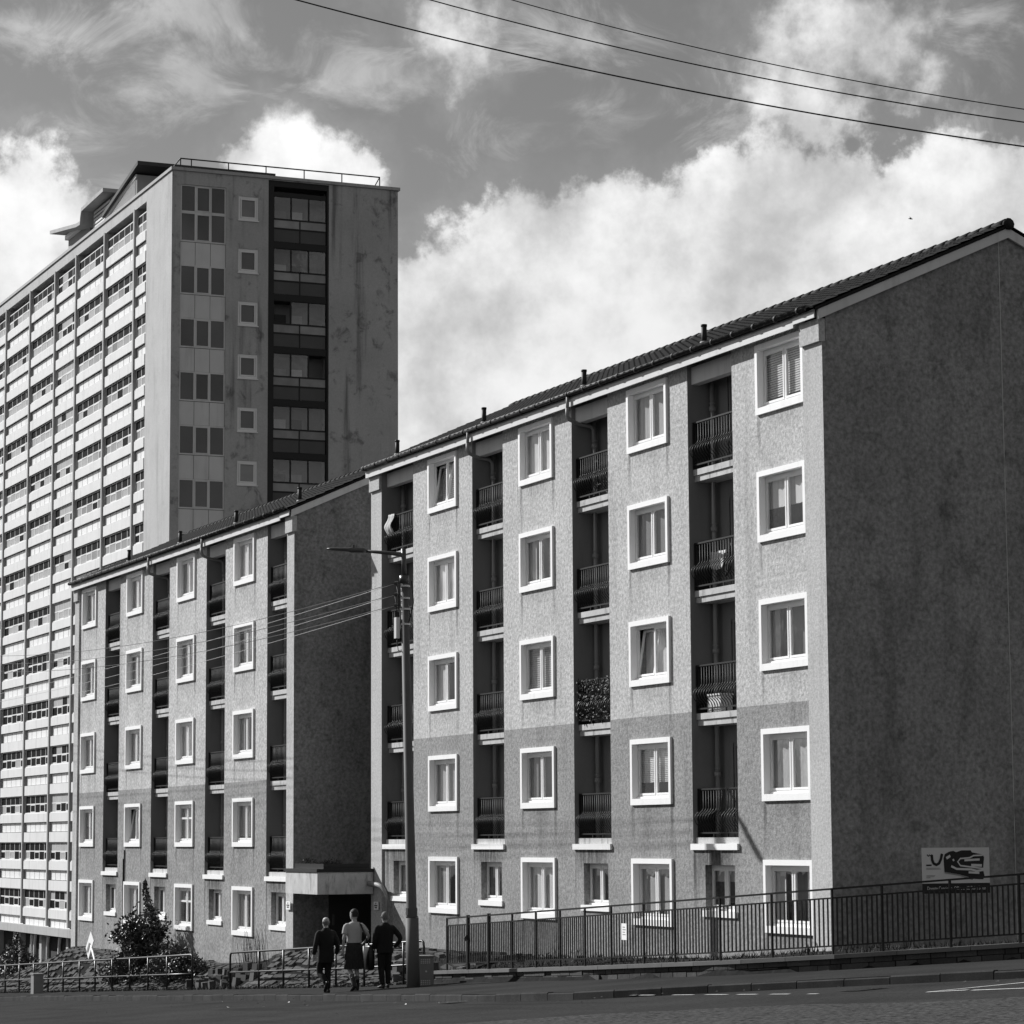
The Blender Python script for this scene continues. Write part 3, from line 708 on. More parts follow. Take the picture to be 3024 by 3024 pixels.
for (a, b, n) in bx_:
    x0, x1 = TX - b, TX - a
    for k in range(NF):
        z1 = zw(k); z0 = z1 - 1.02
        lowz = z1 - ST + .0
        m = MB()
        ring(m, x0, x1, z0, z1, TY + .09, TY + .16, .05, .05, .05, .05)
        ztr = z1 - .50; m.box(x0 + .05, x1 - .05, TY + .088, TY + .16, ztr - .03, ztr + .03)
        cw = (x1 - x0 - .1) / n
        for i in range(1, n): xx = x0 + .05 + cw * i; m.box(xx - .024, xx + .024, TY + .091, TY + .155, z0 + .05, ztr - .03); m.box(xx - .024, xx + .024, TY + .091, TY + .155, ztr + .03, z1 - .05)
        m.box(x0, x1, TY + .02, TY + .10, z0 - .03, z0 + .035)
        for i in range(n):
            if (i + k) % 2 == 0:
                xa = x0 + .05 + cw * i + .03; xb = x0 + .05 + cw * (i + 1) - .03
                ring(m, xa, xb, z0 + .06, ztr - .035, TY + .086, TY + .13, .045, .045, .04, .04)
        wd = part('window', m, 'frame_white', T)
        for i in range(n):
            xa = x0 + .05 + cw * i + .03; xb = xa + cw - .06
            narrow = n == 4
            light_lo = random.random() < (.8 if k < 8 else .15); light_up = narrow and random.random() < .7
            panes.append((xa, xb, z0 + .06, ztr - .035, 'tpane_light' if light_lo else 'tpane_dark', wd))
            panes.append((xa, xb, ztr + .035, z1 - .06, 'tpane_light' if light_up else 'tpane_dark', wd))
        # storey band: spandrel, white panels, spandrel
        m = MB(); m.add([(x0 + dx, TY + y, z) for z in (z0 - .50, z0 - .035) for dx, y in ((0, .05), (.10, -.02), (x1 - x0 - .10, -.02), (x1 - x0, .05))], ((0, 1, 5, 4), (1, 2, 6, 5), (2, 3, 7, 6), (0, 3, 2, 1), (4, 5, 6, 7)))
        part('spandrel', m, 'spandrel', T)
        if k < NF - 1:
            m = MB(); m.add([(x0 + dx, TY + y, z) for z in (lowz + .003, lowz + .55) for dx, y in ((0, .05), (.10, -.02), (x1 - x0 - .10, -.02), (x1 - x0, .05))], ((0, 1, 5, 4), (1, 2, 6, 5), (2, 3, 7, 6), (0, 3, 2, 1), (4, 5, 6, 7)))
            part('spandrel', m, 'spandrel', T)
        zc0, zc1 = lowz + .555, z0 - .505
        m = MB(); m.quad((x0, TY + .120, zc0), (x1, TY + .120, zc0), (x1, TY + .120, zc1), (x0, TY + .120, zc1)); ps = part('panel_strip', m, 'frame_black', T)
        for i in range(n): panels.append((x0 + .05 + cw * i + .035, x0 + .05 + cw * (i + 1) - .035, zc0 + .02, zc1 - .02, ps))
key = lambda q: (Vector((q[0], TY, q[2])) - CAMP).length
for lst, nm, yy, dep in ((panes, 'pane', TY + .100, .012), (panels, 'panel', TY + .110, .012)):
    lst.sort(key=key); rest = {}
    for i, q in enumerate(lst):
        mt = q[4] if nm == 'pane' else 'panel_white'
        m = MB() if i < 300 else rest.setdefault(mt, MB())
        m.box(q[0], q[1], yy, yy + dep, q[2], q[3])
        if i < 300: link(nm, m.mesh(nm, mt), q[-1])
    for mt, m in rest.items(): o = part(nm + 's', m, mt, T); o['kind'] = 'stuff'
# base slab and recessed ground floor
m = MB(); m.box(TX - TL, TX - 2, TY - .25, TY + 6, -3.48, -3.05); part('podium_slab', m, 'concrete_fin', T)
m = MB(); m.quad((TX - TL, TY + .9, -9), (TX - 2, TY + .9, -9), (TX - 2, TY + .9, -3.48), (TX - TL, TY + .9, -3.48)); part('ground_floor_wall', m, 'panel_end', T)
for p in (21, 23.4, 26.5, 29.2, 31.4, 33.6):
    m = MB(); m.box(TX - p - .45, TX - p + .45, TY + .8, TY + .89, -8.6, -4.1); part('ground_floor_door', m, 'door', T)
for p in (22.0, 24.6, 27.6, 28.4, 32.6):
    m = MB(); m.tube([(TX - p + .5, TY + .3, -3.6), (TX - p, TY + .4, -4.0), (TX - p, TY + .4, -8)], .09, 8); part('downpipe', m, 'white_trim', T, True)
for p in (19.5, 25.5, 30.5, 36): m = MB(); m.box(TX - p - .25, TX - p + .25, TY + .2, TY + .7, -9, -3.48); part('column', m, 'concrete_fin', T)
# end wall with openings (faces +X)
def holedX(mb, y0, y1, z0, z1, X, holes):
    t = MB(); holed(t, y0, y1, z0, z1, 0, holes)
    mb.add([(X, v[0], v[2]) for v in t.v], t.f)
NE = 10
wide = (TY + .44, TY + 2.76, zw(NE) - 2, 33.54)
small = [(TY + 3.39, TY + 4.41, zw(k) - 1.20, zw(k)) for k in range(NE)]
balc = (TY + 4.94, TY + 8.11, zw(NE) - 2, 34.15)
m = MB(); holedX(m, TY + .002, TY + TW, -8, ZT, TX, [wide, balc] + small)
for (a, b, c, d_) in [wide, balc] + small:
    dp = 1.0 if b - a > 3 else .16
    for y in (a, b): m.quad((TX, y, c), (TX - dp, y, c), (TX - dp, y, d_), (TX, y, d_))
    m.quad((TX, a, d_), (TX - dp, a, d_), (TX - dp, b, d_), (TX, b, d_)); m.quad((TX, a, c), (TX, b, c), (TX - dp, b, c), (TX - dp, a, c))
part('end_wall', m, 'concrete_end', T)
def boxX(mb, y0, y1, z0, z1, x0, x1): mb.box(x0, x1, y0, y1, z0, z1)
def ringX(mb, y0, y1, z0, z1, x0, x1, s_):
    mb.box(x0, x1, y0, y1, z1 - s_, z1); mb.box(x0, x1, y0, y1, z0, z0 + s_); mb.box(x0, x1, y0, y0 + s_, z0 + s_, z1 - s_); mb.box(x0, x1, y1 - s_, y1, z0 + s_, z1 - s_)
ya, yb = wide[0], wide[1]; cw = (yb - ya) / 3
rows = [(32.17, 33.54), (30.70, 32.17)] + [(29.55 - ST * j - 1.46, 29.55 - ST * j) for j in range(NE - 2)]
for ri, (z0, z1) in enumerate(rows):
    m = MB(); ringX(m, ya, yb, z0 + .003, z1, TX - .12, TX - .06, .07)
    for i in (1, 2): m.box(TX - .12, TX - .06, ya + cw * i - .045, ya + cw * i + .045, z0 + .075, z1 - .07)
    ringX(m, ya + cw + .047, ya + 2 * cw - .047, z0 + .075, z1 - .072, TX - .11, TX - .045, .045)
    wd = part('window', m, 'panel_end', T)
    for i in range(3):
        p_ = MB(); p_.box(TX - .10, TX - .09, ya + cw * i + .05, ya + cw * (i + 1) - .05, z0 + .06, z1 - .06); part('pane', p_, 'tpane_end', wd)
    if ri >= 1:
        zb = z0 - (ST - 1.46)
        for i in range(3):
            p_ = MB(); p_.box(TX - .13, TX - .08, ya + cw * i + .012, ya + cw * (i + 1) - .012, zb + .012, z0 - .02); part('panel', p_, 'panel_end', T)
m = MB(); m.quad((TX - .15, ya, wide[2]), (TX - .15, yb, wide[2]), (TX - .15, yb, wide[3]), (TX - .15, ya, wide[3])); part('window_backing', m, 'frame_black', T)
for k, (a, b, c, d_) in enumerate(small):
    m = MB(); ringX(m, a, b, c, d_, TX - .09, TX - .03, .09); ringX(m, a + .11, b - .11, c + .12, d_ - .12, TX - .10, TX - .02, .06); m.box(TX - .08, TX + .05, a - .03, b + .03, c - .05, c)
    m.box(TX - .095, TX - .04, a + .09, b - .09, c + .09, c + .12); m.box(TX - .095, TX - .04, a + .09, b - .09, d_ - .12, d_ - .09)
    wd = part('window', m, 'frame_white', T)
    p_ = MB(); p_.box(TX - .085, TX - .075, a + .09, b - .09, c + .09, d_ - .09); part('pane', p_, 'tpane_light' if k in (0, 5) else 'tpane_end', wd)
# balcony stack
ya, yb = balc[0], balc[1]
m = MB(); m.quad((TX - 1.0, ya, balc[2]), (TX - 1.0, yb, balc[2]), (TX - 1.0, yb, balc[3]), (TX - 1.0, ya, balc[3])); part('balcony_back_wall', m, 'recess_wall', T)
m = MB(); m.box(TX - .30, TX - .02, ya, ya + .30, balc[2], 33.85); m.box(TX - .30, TX - .02, yb - .10, yb, balc[2], 33.85); m.box(TX - .95, TX - .02, ya, yb, 33.852, balc[3]); part('balcony_post', m, 'frame_black', T)
for k in range(NE):
    zt = 33.36 - ST * k; y0, y1 = ya + .30, yb - .11; wv = (y1 - y0)
    m = MB(); m.box(TX - .98, TX - .06, y0, y1, zt - 2.61, zt - 2.28); sl = part('balcony_slab', m, 'frame_black', T)
    m = MB()
    for z_ in (zt - 1.13, zt - 1.60): m.box(TX - .16, TX - .08, y0, y1, z_ - .035, z_ + .035)
    m.box(TX - .16, TX - .08, y0, y1, zt, zt + .22); m.box(TX - .155, TX - .085, (y0 + y1) / 2 - .025, (y0 + y1) / 2 + .025, zt - 2.28, zt - 1.16)
    opens = {2: (0,), 3: (2,), 6: (0, 2), 7: (2,)}.get(k, ())
    for i in range(4): yy = y0 + wv * i / 3; m.box(TX - .155, TX - .085, max(y0, yy - .035), min(y1, yy + .035), zt - 1.095, zt - .002)
    gf = part('balcony_glazing', m, 'frame_black', T)
    for i in range(3):
        if i in opens: continue
        p_ = MB(); p_.box(TX - .125, TX - .115, y0 + wv * i / 3 + .04, y0 + wv * (i + 1) / 3 - .04, zt - 1.09, zt - .01); part('pane', p_, 'glass', gf)
    for i in range(2):
        a, b = y0 + wv * i / 2 + .03, y0 + wv * (i + 1) / 2 - .03
        p_ = MB(); p_.box(TX - .13, TX - .11, a, b, zt - 1.56, zt - 1.17); part('upper_panel', p_, 'balc_mid', gf)
        p_ = MB(); p_.box(TX - .13, TX - .11, a, b, zt - 2.26, zt - 1.64); part('lower_panel', p_, 'balc_panel', gf)
    for i in (0, 1):
        d0 = y0 + .35 + i * .85; m = MB(); m.box(TX - .99, TX - .96, d0, d0 + .6, zt - 2.27, zt - .5 - .1 * (k % 2)); part('balcony_door', m, ('balc_mid', 'panel_end', 'door')[(k + i) % 3], T)
# roof railing and plant rooms
m = MB(); zr = ZT + .16
for y in (.5, 1.05, 2.95, 4.9, 6.9, 8.9, 10.93): m.tube([(TX - .3, TY + y, zr - .05), (TX - .3, TY + y, zr + .55)], .03, 6)
m.tube([(TX - .3, TY + .5, zr + .53), (TX - .3, TY + 10.93, zr + .53)], .035, 6)
m.tube([(TX - 2.6, TY + .3, zr + .0), (TX - .3, TY + .5, zr + .53)], .03, 6); m.tube([(TX - .3, TY + 10.93, zr + .53), (TX - 2.5, TY + 11.2, zr + .1)], .03, 6)
part('roof_railing', m, 'iron', T)
m = MB()
m.add([(x, y, z) for y in (TY + .35, TY + 7.2) for x, z in ((-88.2, 34.3), (-88.2, 35.75), (-94.6, 34.75), (-94.6, 34.3))], ((0, 1, 2, 3), (7, 6, 5, 4), (0, 4, 5, 1), (1, 5, 6, 2), (2, 6, 7, 3)))
pr = part('plant_room', m, 'clad_grey', T)
m = MB(); m.add([(x, y, z + q) for y in (TY + .12, TY + 7.55) for q in (0, .2) for x, z in ((-87.3, 36.05), (-94.3, 34.76))], ((0, 1, 3, 2), (4, 6, 7, 5), (0, 2, 6, 4), (1, 5, 7, 3), (2, 3, 7, 6), (0, 4, 5, 1)))
part('pitched_roof', m, 'roof_felt', pr)
m = MB()
for i in range(26):
    x = -88.4 - i * .2; zt_ = 35.72 - (i * .2 + .2) * .155; m.box(x - .05, x, TY + .31, TY + .349, 34.42, zt_ - .12)
m.add([(x, y, z + q) for y in (TY + .28, TY + .348) for q in (-.17, 0) for x, z in ((-88.2, 35.76), (-94.4, 34.86))], ((0, 1, 3, 2), (4, 6, 7, 5), (0, 2, 6, 4), (1, 5, 7, 3), (0, 4, 5, 1)))
part('cladding_batten', m, 'panel_end', pr)
m = MB(); m.box(-98.4, -94.2, TY + .7, TY + 6, 34.3, 36.0); pr2 = part('tank_room', m, 'clad_grey', T)
m = MB(); prof2 = [(-94.0, 36.28), (-98.6, 36.2), (-98.9, 35.9), (-98.9, 35.5), (-99.4, 35.32), (-101, 35.30), (-105.6, 36.40)]
prof2 = [(-93.9, 36.30), (-98.4, 36.22), (-98.65, 36.0), (-98.7, 35.45), (-99.5, 35.38), (-105.6, 36.42)]
prof2 = [(-93.9, 36.30), (-98.45, 36.20), (-98.65, 35.9), (-98.75, 35.50), (-99.6, 35.55), (-105.6, 36.40)]
lo = [(x - (.0), z - .2) for x, z in prof2]
m.add([(x, y, z) for y in (TY + .05, TY + 6.2) for x, z in prof2 + lo[::-1]], (tuple(range(11, -1, -1)), tuple(range(12, 24))) + tuple((i, (i + 1) % 12, 12 + (i + 1) % 12, 12 + i) for i in range(12)))
part('sweeping_roof', m, 'concrete_fin', pr2)
m = MB()
for i in range(7): m.box(-97.9, -94.6, TY + .62, TY + .66, 34.55 + i * .2, 34.66 + i * .2)
part('louvre', m, 'panel_end', pr2)
m = MB(); m.box(-104.2, -99.4, TY + .8, TY + 6, 34.3, 35.6); ms = part('lift_room', m, 'clad_grey', T)
m = MB(); m.box(-104.25, -99.3, TY + .6, TY + 6.1, 35.603, 35.85); part('lift_room_band', m, 'panel_white', ms)

# ------------------------------------------------------------------ entrance canopy between the blocks
E = thing('entrance_canopy', (-26.6, -1, -1.6), 'stained concrete entrance canopy between the two blocks of flats', 'canopy')
m = MB(); m.box(-28.0, -25.3, -1.73, -.101, .12, .72); part('canopy_slab', m, 'canopy_stain' if 'canopy_stain' in MATS else 'slab', E)
m = MB(); m.box(-28.03, -25.27, -1.76, -.10, .723, .81); part('flashing', m, 'gutter', E)
m = MB(); m.box(-27.9, -25.45, -1.5, -1.42, .812, .95); m.box(-25.53, -25.45, -1.418, -.15, .812, .95); part('upstand', m, 'iron', E)
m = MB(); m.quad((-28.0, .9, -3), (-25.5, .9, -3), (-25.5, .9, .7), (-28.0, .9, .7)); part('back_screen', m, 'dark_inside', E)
m = MB(); m.box(-27.985, -27.93, -.45, .85, -1.7, .1); dr = part('entrance_door', m, 'door', E)
m = MB(); m.box(-27.93, -27.90, -.36, -.30, -.8, -.5); part('handle', m, 'steel_pole', dr)
m = MB(); m.tube([(-25.25, -.24, .40), (-24.55, -.24, .37), (-24.32, -.22, .33), (-24.22, -.16, .2), (-24.2, -.12, .05), (-24.2, -.10, -1.3)], [.075, .07, .06, .045, .036, .036], 8); part('overflow_pipe', m, 'pipe', E, True)
# number plaques
for x0, x1, y, z0, z1, lab in ((-28.5, -28.12, -1.541, -.35, -.12, 'left'), (-25.2, -24.86, -.107, -.31, -.09, 'right')):
    pl = thing('number_plaque', ((x0 + x1) / 2, y, z0), 'small white number plaque on the lit pier left of the entrance' if lab == 'left' else 'small white number plaque on the shaded pier right of the entrance', 'plaque', 'entrance plaques')
    m = MB(); m.box(x0, x1, y - .015, y, z0, z1); part('plate', m, 'white_trim', pl)
    m = MB(); xm = (x0 + x1) / 2; m.box(xm - .03, xm + .03, y - .018, y - .0152, z1 - .07, z1 - .03); m.box(xm - .12, xm + .12, y - .018, y - .0152, z1 - .125, z1 - .09); m.box(xm - .09, xm + .09, y - .018, y - .0152, z1 - .18, z1 - .145); part('lettering', m, 'sign_black', pl)

# ------------------------------------------------------------------ low wall and bar fence
FP = [(-13.94, -2.5), (-12.64, -2.5), (-11.41, -2.5), (-10.08, -2.5), (-8.78, -2.5), (-7.51, -2.5), (-6.25, -2.5), (-5.16, -2.41), (-3.89, -2.29), (-2.73, -2.17), (-1.12, -2.01), (.18, -1.59), (1.62, -1.11), (2.5, -.57), (3.66, .15), (4.8, .86), (6.0, 1.75), (7.2, 2.75)]
RW = thing('retaining_wall', (-4, -2.4, -1.5), 'low rubble retaining wall with flat coping under the bar fence', 'wall')
path = [(-14.9, -2.5)] + FP
acc = []
def along(t):
    for (a, b), L in acc:
        if t <= L or (a, b) == acc[-1][0]: return a.lerp(b, min(1, t / L)), (b - a).normalized()
        t -= L
for a, b in zip(path, path[1:]): a, b = Vector((*a, 0)), Vector((*b, 0)); acc.append(((a, b), (b - a).length))
tot = sum(L for _, L in acc)
def obox(mb, t0, t1, n0, n1, z0f, z1f):
    c = []
    for t in (t0, t1):
        p, dv = along(t); nv = Vector((dv.y, -dv.x, 0))
        for nn in (n0, n1):
            q = p + nv * nn
            for zf in (z0f, z1f): c.append((q.x, q.y, plane(q.x, q.y) + zf))
    mb.add(c, ((0, 1, 3, 2), (4, 6, 7, 5), (0, 4, 5, 1), (2, 3, 7, 6), (1, 5, 7, 3), (0, 2, 6, 4)))
t = 0
while t < tot - .05:
    t1 = min(tot, t + rnd(1.1, 1.5)); m = MB(); obox(m, t, t1 - .012, -.16, .12, .21, .285); part('coping_stone', m, 'coping', RW); t = t1
m = MB(); t = 0
while t < tot - .05: obox(m, t, min(tot, t + .5), -.14, .035, -.3, .21); t += .5
part('wall_core', m, 'earth', RW)
for row, (z0, z1) in enumerate(((-.02, .10), (.105, .205))):
    t = .05 * row
    while t < tot - .3:
        L = rnd(.22, .62); pr_ = rnd(.045, .085) if t < 9 else rnd(.04, .055)
        m = MB(); obox(m, t + .01, t + L - .012, .0, pr_, z0 + rnd(0, .01), z1 - rnd(0, .012)); part('wall_stone', m, 'rubble', RW); t += L
m = MB(); m.box(-15.35, -14.92, -2.72, -2.3, -2.2, -1.45); part('end_pier', m, 'block_stone', RW)

BF = thing('bar_fence', (-4, -2.4, -1.3), 'black vertical bar fence along the garden in front of the near flats', 'fence')
HT = 1.21
def fz(p): return plane(p.x, p.y) + .285
pts = [Vector((*q, 0)) for q in FP]
barm = MB().box(-.014, .014, -.010, .010, 0, 1).mesh('bar', 'iron')
for i, p in enumerate(pts):
    m = MB(); r_ = .034 if i in (1, 2) else .019; m.box(p.x - r_, p.x + r_, p.y - r_, p.y + r_, fz(p) - .05, fz(p) + HT + (.03 if i in (1, 2) else 0)); part('post', m, 'iron', BF)
for i, (a, b) in enumerate(zip(pts, pts[1:])):
    L = (b - a).length; dv = (b - a) / L; nv = Vector((dv.y, -dv.x, 0))
    za, zb = fz(a), fz(b)
    for h0, h1, w_ in ((HT - .03, HT + .005, .024), (HT - .195, HT - .165, .013), (.14, .168, .013)):
        c = []; m = MB()
        for p, z in ((a, za), (b, zb)):
            for nn in (-w_, w_):
                for hh in (h0, h1): c.append((p.x + nv.x * nn, p.y + nv.y * nn, z + hh))
        m.add(c, ((0, 1, 3, 2), (4, 6, 7, 5), (0, 4, 5, 1), (2, 3, 7, 6), (1, 5, 7, 3), (0, 2, 6, 4)))
        part('rail', m, 'iron', BF)
    n = max(4, round(L / .106))
    for k in range(1, n):
        p = a.lerp(b, k / n); z = za + (zb - za) * k / n; o = link('bar', barm, BF, Vector((p.x, p.y, z + .15)) - BF.location); o.scale = (1, 1, HT - .19 - .14); o.rotation_euler.z = math.atan2(dv.y, dv.x)
m = MB(); p = pts[1]; m.tube([(p.x - .06, p.y - .06, fz(p) + .72), (p.x + .1, p.y - .07, fz(p) + .78), (p.x + .02, p.y - .07, fz(p) + .66)], .022, 6); part('padlock', m, 'steel_pole', BF)
fn = thing('fence_notice', (-4.6, -2.36, -.6), 'small white notice tied to the bar fence', 'notice')
m = MB(); m.box(-4.66, -4.42, -2.42, -2.405, -.45, -.12); part('sheet', m, 'white_trim', fn)
m = MB(); [m.box(-4.6, -4.5 + .03 * (k % 2), -2.424, -2.4205, -.2 - .05 * k, -.185 - .05 * k) for k in range(4)]; part('lettering', m, 'sign_grey', fn)

# tubular guard rails at the back of the pavement
def guard(xs_, label, y=-3.48, name='guard_rail', ys_=None, ends=(True, True)):
    g_ = thing(name, (sum(xs_) / len(xs_), y, plane(xs_[0], y)), label, 'railing', 'tubular guard rails')
    ys_ = ys_ or [y] * len(xs_)
    P = [(x, yy, plane(x, yy)) for x, yy in zip(xs_, ys_)]
    for i, (x, yy, z) in enumerate(P):
        if (i == 0 and ends[0]) or (i == len(P) - 1 and ends[1]): continue
        m = MB(); m.tube([(x, yy, z - .1), (x, yy, z + 1.0)], .030, 8); part('post', m, 'rail_paint', g_, True)
    top = [(x, yy, z + 1.0) for x, yy, z in P]
    def bend(a, inner):
        dx = .1 if inner[0] > a[0] else -.1
        return [(a[0], a[1], a[2] - 1.1), (a[0], a[1], a[2] - .14), (a[0] + dx * .3, a[1], a[2] - .04), (a[0] + dx * 1.2, a[1], a[2])]
    seq = (bend(top[0], top[1]) if ends[0] else [top[0]]) + top[1:-1] + (bend(top[-1], top[-2])[::-1] if ends[1] else [top[-1]])
    m = MB(); m.tube(seq, .030, 8); part('top_rail', m, 'rail_paint', g_, True)
    m = MB(); m.tube([(x, yy, z + .46) for x, yy, z in P], .024, 8); part('mid_rail', m, 'rail_paint', g_, True)
guard([-59.3, -57.1, -54.9, -52.7, -50.5, -48.4, -46.3, -44.1, -42.1, -40.0, -37.9, -35.85, -33.8, -31.2], 'long tubular guard rail on the left behind the leaning sign', ends=(False, True))
guard([-27.55, -25.0, -22.94, -20.87, -18.84, -16.95, -15.6, -14.85], 'tubular guard rail behind the three walking men', ys_=[-3.49, -3.49, -3.49, -3.5, -3.5, -3.45, -2.95, -2.72])

# ------------------------------------------------------------------ lamp column with wires
LP = thing('street_lamp', (-12.2, -4.02, -1.72), 'tall grey street lamp column with overhead wires tied below the lamp', 'street lamp')
m = MB(); m.tube([(-12.2, -4.02, -1.9), (-12.215, -4.05, -.16)], .150, 14); part('base_sleeve', m, 'steel_pole', LP, True)
m = MB(); m.tube([(-12.215, -4.05, -.162), (-12.218, -4.055, -.10), (-12.28, -4.20, 7.58)], [.150, .118, .088], 14); part('shaft', m, 'steel_pole', LP, True)
m = MB(); m.tube([(-12.28, -4.20, 7.46), (-12.28, -4.20, 7.62)], .115, 12); part('collar', m, 'lamp_grey', LP, True)
m = MB(); m.tube([(-12.28, -4.20, 7.6), (-12.285, -4.215, 8.24)], .058, 10); m.tube([(-12.285, -4.215, 8.10), (-12.40, -4.47, 8.14), (-12.66, -5.08, 8.20)], [.06, .045, .032], 8); part('bracket_arm', m, 'lamp_grey', LP, True)
hd = MB(); dv = Vector((-.39, -.92, .045)).normalized(); sd = Vector((.92, -.39, 0)); p0 = Vector((-12.62, -5.0, 8.195)); rg = []
for t, w_, hh in ((0, .05, .04), (.08, .075, .06), (.35, .085, .065), (.42, .12, .045), (.80, .13, .035), (.9, .10, .018)):
    c = p0 + dv * t; rg.append([c + sd * (w_ * math.cos(a)) + Vector((0, 0, hh * math.sin(a) + .012)) for a in [2 * math.pi * k / 10 for k in range(10)]])
hd.loft(rg); ph = part('lamp_head', hd, 'lamp_grey', LP, True)
m = MB(); c = p0 + dv * .3; m.tube([c + Vector((0, 0, .07)), c + Vector((0, 0, .13))], .035, 8); part('photocell', m, 'lamp_grey', ph)
for z in (7.45, 7.19, 6.94):
    m = MB(); m.tube([(-12.27, -4.18, z), (-12.36, -4.38, z)], .014, 6); m.tube([(-12.345, -4.345, z), (-12.375, -4.41, z)], [.05, .035], 8); part('insulator', m, 'lamp_grey', LP)
m = MB(); m.box(-12.42, -12.28, -4.40, -4.31, 6.18, 6.66); part('junction_box', m, 'cabinet_light', LP)
m = MB(); m.tube([(-12.33, -4.37, 7.4), (-12.28, -4.33, 7.1), (-12.30, -4.33, 6.8), (-12.34, -4.35, 6.6)], .012, 5); m.tube([(-12.2, -4.05, 7.5), (-12.16, -4.02, 7.0), (-12.2, -4.10, 6.6), (-12.3, -4.2, 6.3), (-12.22, -4.1, 5.95), (-12.33, -4.33, 5.9), (-12.36, -4.36, 6.2)], .012, 5)
m.tube([(-12.36, -4.40, 7.15), (-12.34, -4.36, 6.9), (-12.36, -4.36, 6.65)], .010, 5); part('service_cable', m, 'wire', LP, True)
m = MB()
for z in (7.38, 7.1, 6.85, 6.5): m.tube([(-12.26, -4.18 , z - .02), (-12.26, -4.18, z + .02)], .108, 12)
part('strap', m, 'cabinet_light', LP)
m = MB(); m.tube([(-12.22, -4.06, -.10), (-12.22, -4.06, .06)], .135, 12); part('door_band', m, 'steel_pole', LP)
# wires leaving the lamp column towards the far end of the street
def wire(a, b, sag, r, mt, label, group):
    a, b = Vector(a), Vector(b); pts = []
    for i in range(25):
        t_ = i / 24; p = a.lerp(b, t_); p.z -= sag * 4 * t_ * (1 - t_); pts.append(p)
    m = MB(); m.tube(pts, r, 5); o = link('overhead_wire', m.mesh('overhead_wire', mt, True)); tag(o, label, 'wire', group)
nm_ = ('top', 'middle', 'lowest')
for k, z in enumerate((7.45, 7.19, 6.94)):
    wire((-12.37, -4.41, z), (-62, -4.4, (9.0, 8.7, 8.4)[k] ), .62, .0075, 'wire', '%s dark wire running left from the street lamp' % nm_[k], 'wires from the street lamp')
    wire((-12.37, -4.42, z - .02), (-62, -4.5, (7.0, 6.7, 6.4)[k]), .25, .006, 'wire_pale', '%s pale wire running left from the street lamp' % nm_[k], 'wires from the street lamp')
# three wires high over the street
def wire3(pts, r, label):
    P = [Vector(p) for p in pts]; out = []
    a, b, c = P
    for i in range(-14, 41):
        t_ = i / 26; q = a * ((t_ - .5) * (t_ - 1) * 2) + b * (-4 * t_ * (t_ - 1)) + c * (2 * t_ * (t_ - .5)); out.append(q)
    m = MB(); m.tube(out, r, 5); tag(link('overhead_wire', m.mesh('overhead_wire', 'wire', True)), label, 'wire', 'wires high over the street')
def mid(a, c, s): m_ = (Vector(a) + Vector(c)) / 2; m_.z -= s; return m_
wire3(((2.48, -11.88, 16.05), mid((2.48, -11.88, 16.05), (10.82, -2.69, 12.35), .20), (10.82, -2.69, 12.35)), .013, 'lowest of the three dark wires crossing the sky')
wire3(((3.41, -9.74, 16.03), mid((3.41, -9.74, 16.03), (10.83, -2.68, 12.74), .17), (10.83, -2.68, 12.74)), .011, 'middle of the three dark wires crossing the sky')
wire3(((3.96, -8.47, 16.03), mid((3.96, -8.47, 16.03), (10.83, -2.67, 12.95), .15), (10.83, -2.67, 12.95)), .009, 'highest and thinnest of the three wires crossing the sky')
# bird
bd = thing('bird', (-56.86, 37.31, 29.04), 'tiny dark bird gliding in the sky above the gable', 'bird')
m = MB(); bp = bd.location
m.tube([bp + Vector((-.10, -.05, .03)), bp, bp + Vector((.10, .05, -.03))], [.01, .035, .012], 6); part('body', m, 'iron', bd)
m = MB(); m.add([bp + Vector(q) for q in ((-.02, -.02, 0), (.04, .02, 0), (.12, -.12, .08), (-.10, .12, .10))], ((0, 1, 2), (0, 3, 1))); part('wing', m, 'iron', bd)

# ------------------------------------------------------------------ street cabinets, signs
cb = thing('electric_cabinet', (-13.4, -3.3, -1.8), 'small grey metal utility cabinet at the foot of the street lamp', 'cabinet')
m = MB(); m.box(-13.62, -13.28, -3.48, -3.10, -1.95, -1.10); body = part('body', m, 'cabinet', cb)
m = MB(); m.box(-13.64, -13.25, -3.51, -3.07, -1.098, -1.06); part('lid', m, 'cabinet', cb)
for z in (-1.24, -1.72):
    m = MB(); [m.box(-13.278, -13.272, -3.42 + .05 * i, -3.39 + .05 * i, z + .04 * j, z + .022 + .04 * j) for i in range(5) for j in range(3)]; part('vent_grille', m, 'cabinet_light', cb)
m = MB(); m.tube([(-13.28, -3.29, -1.42), (-13.262, -3.29, -1.42)], .022, 8); part('lock', m, 'cabinet_light', cb)

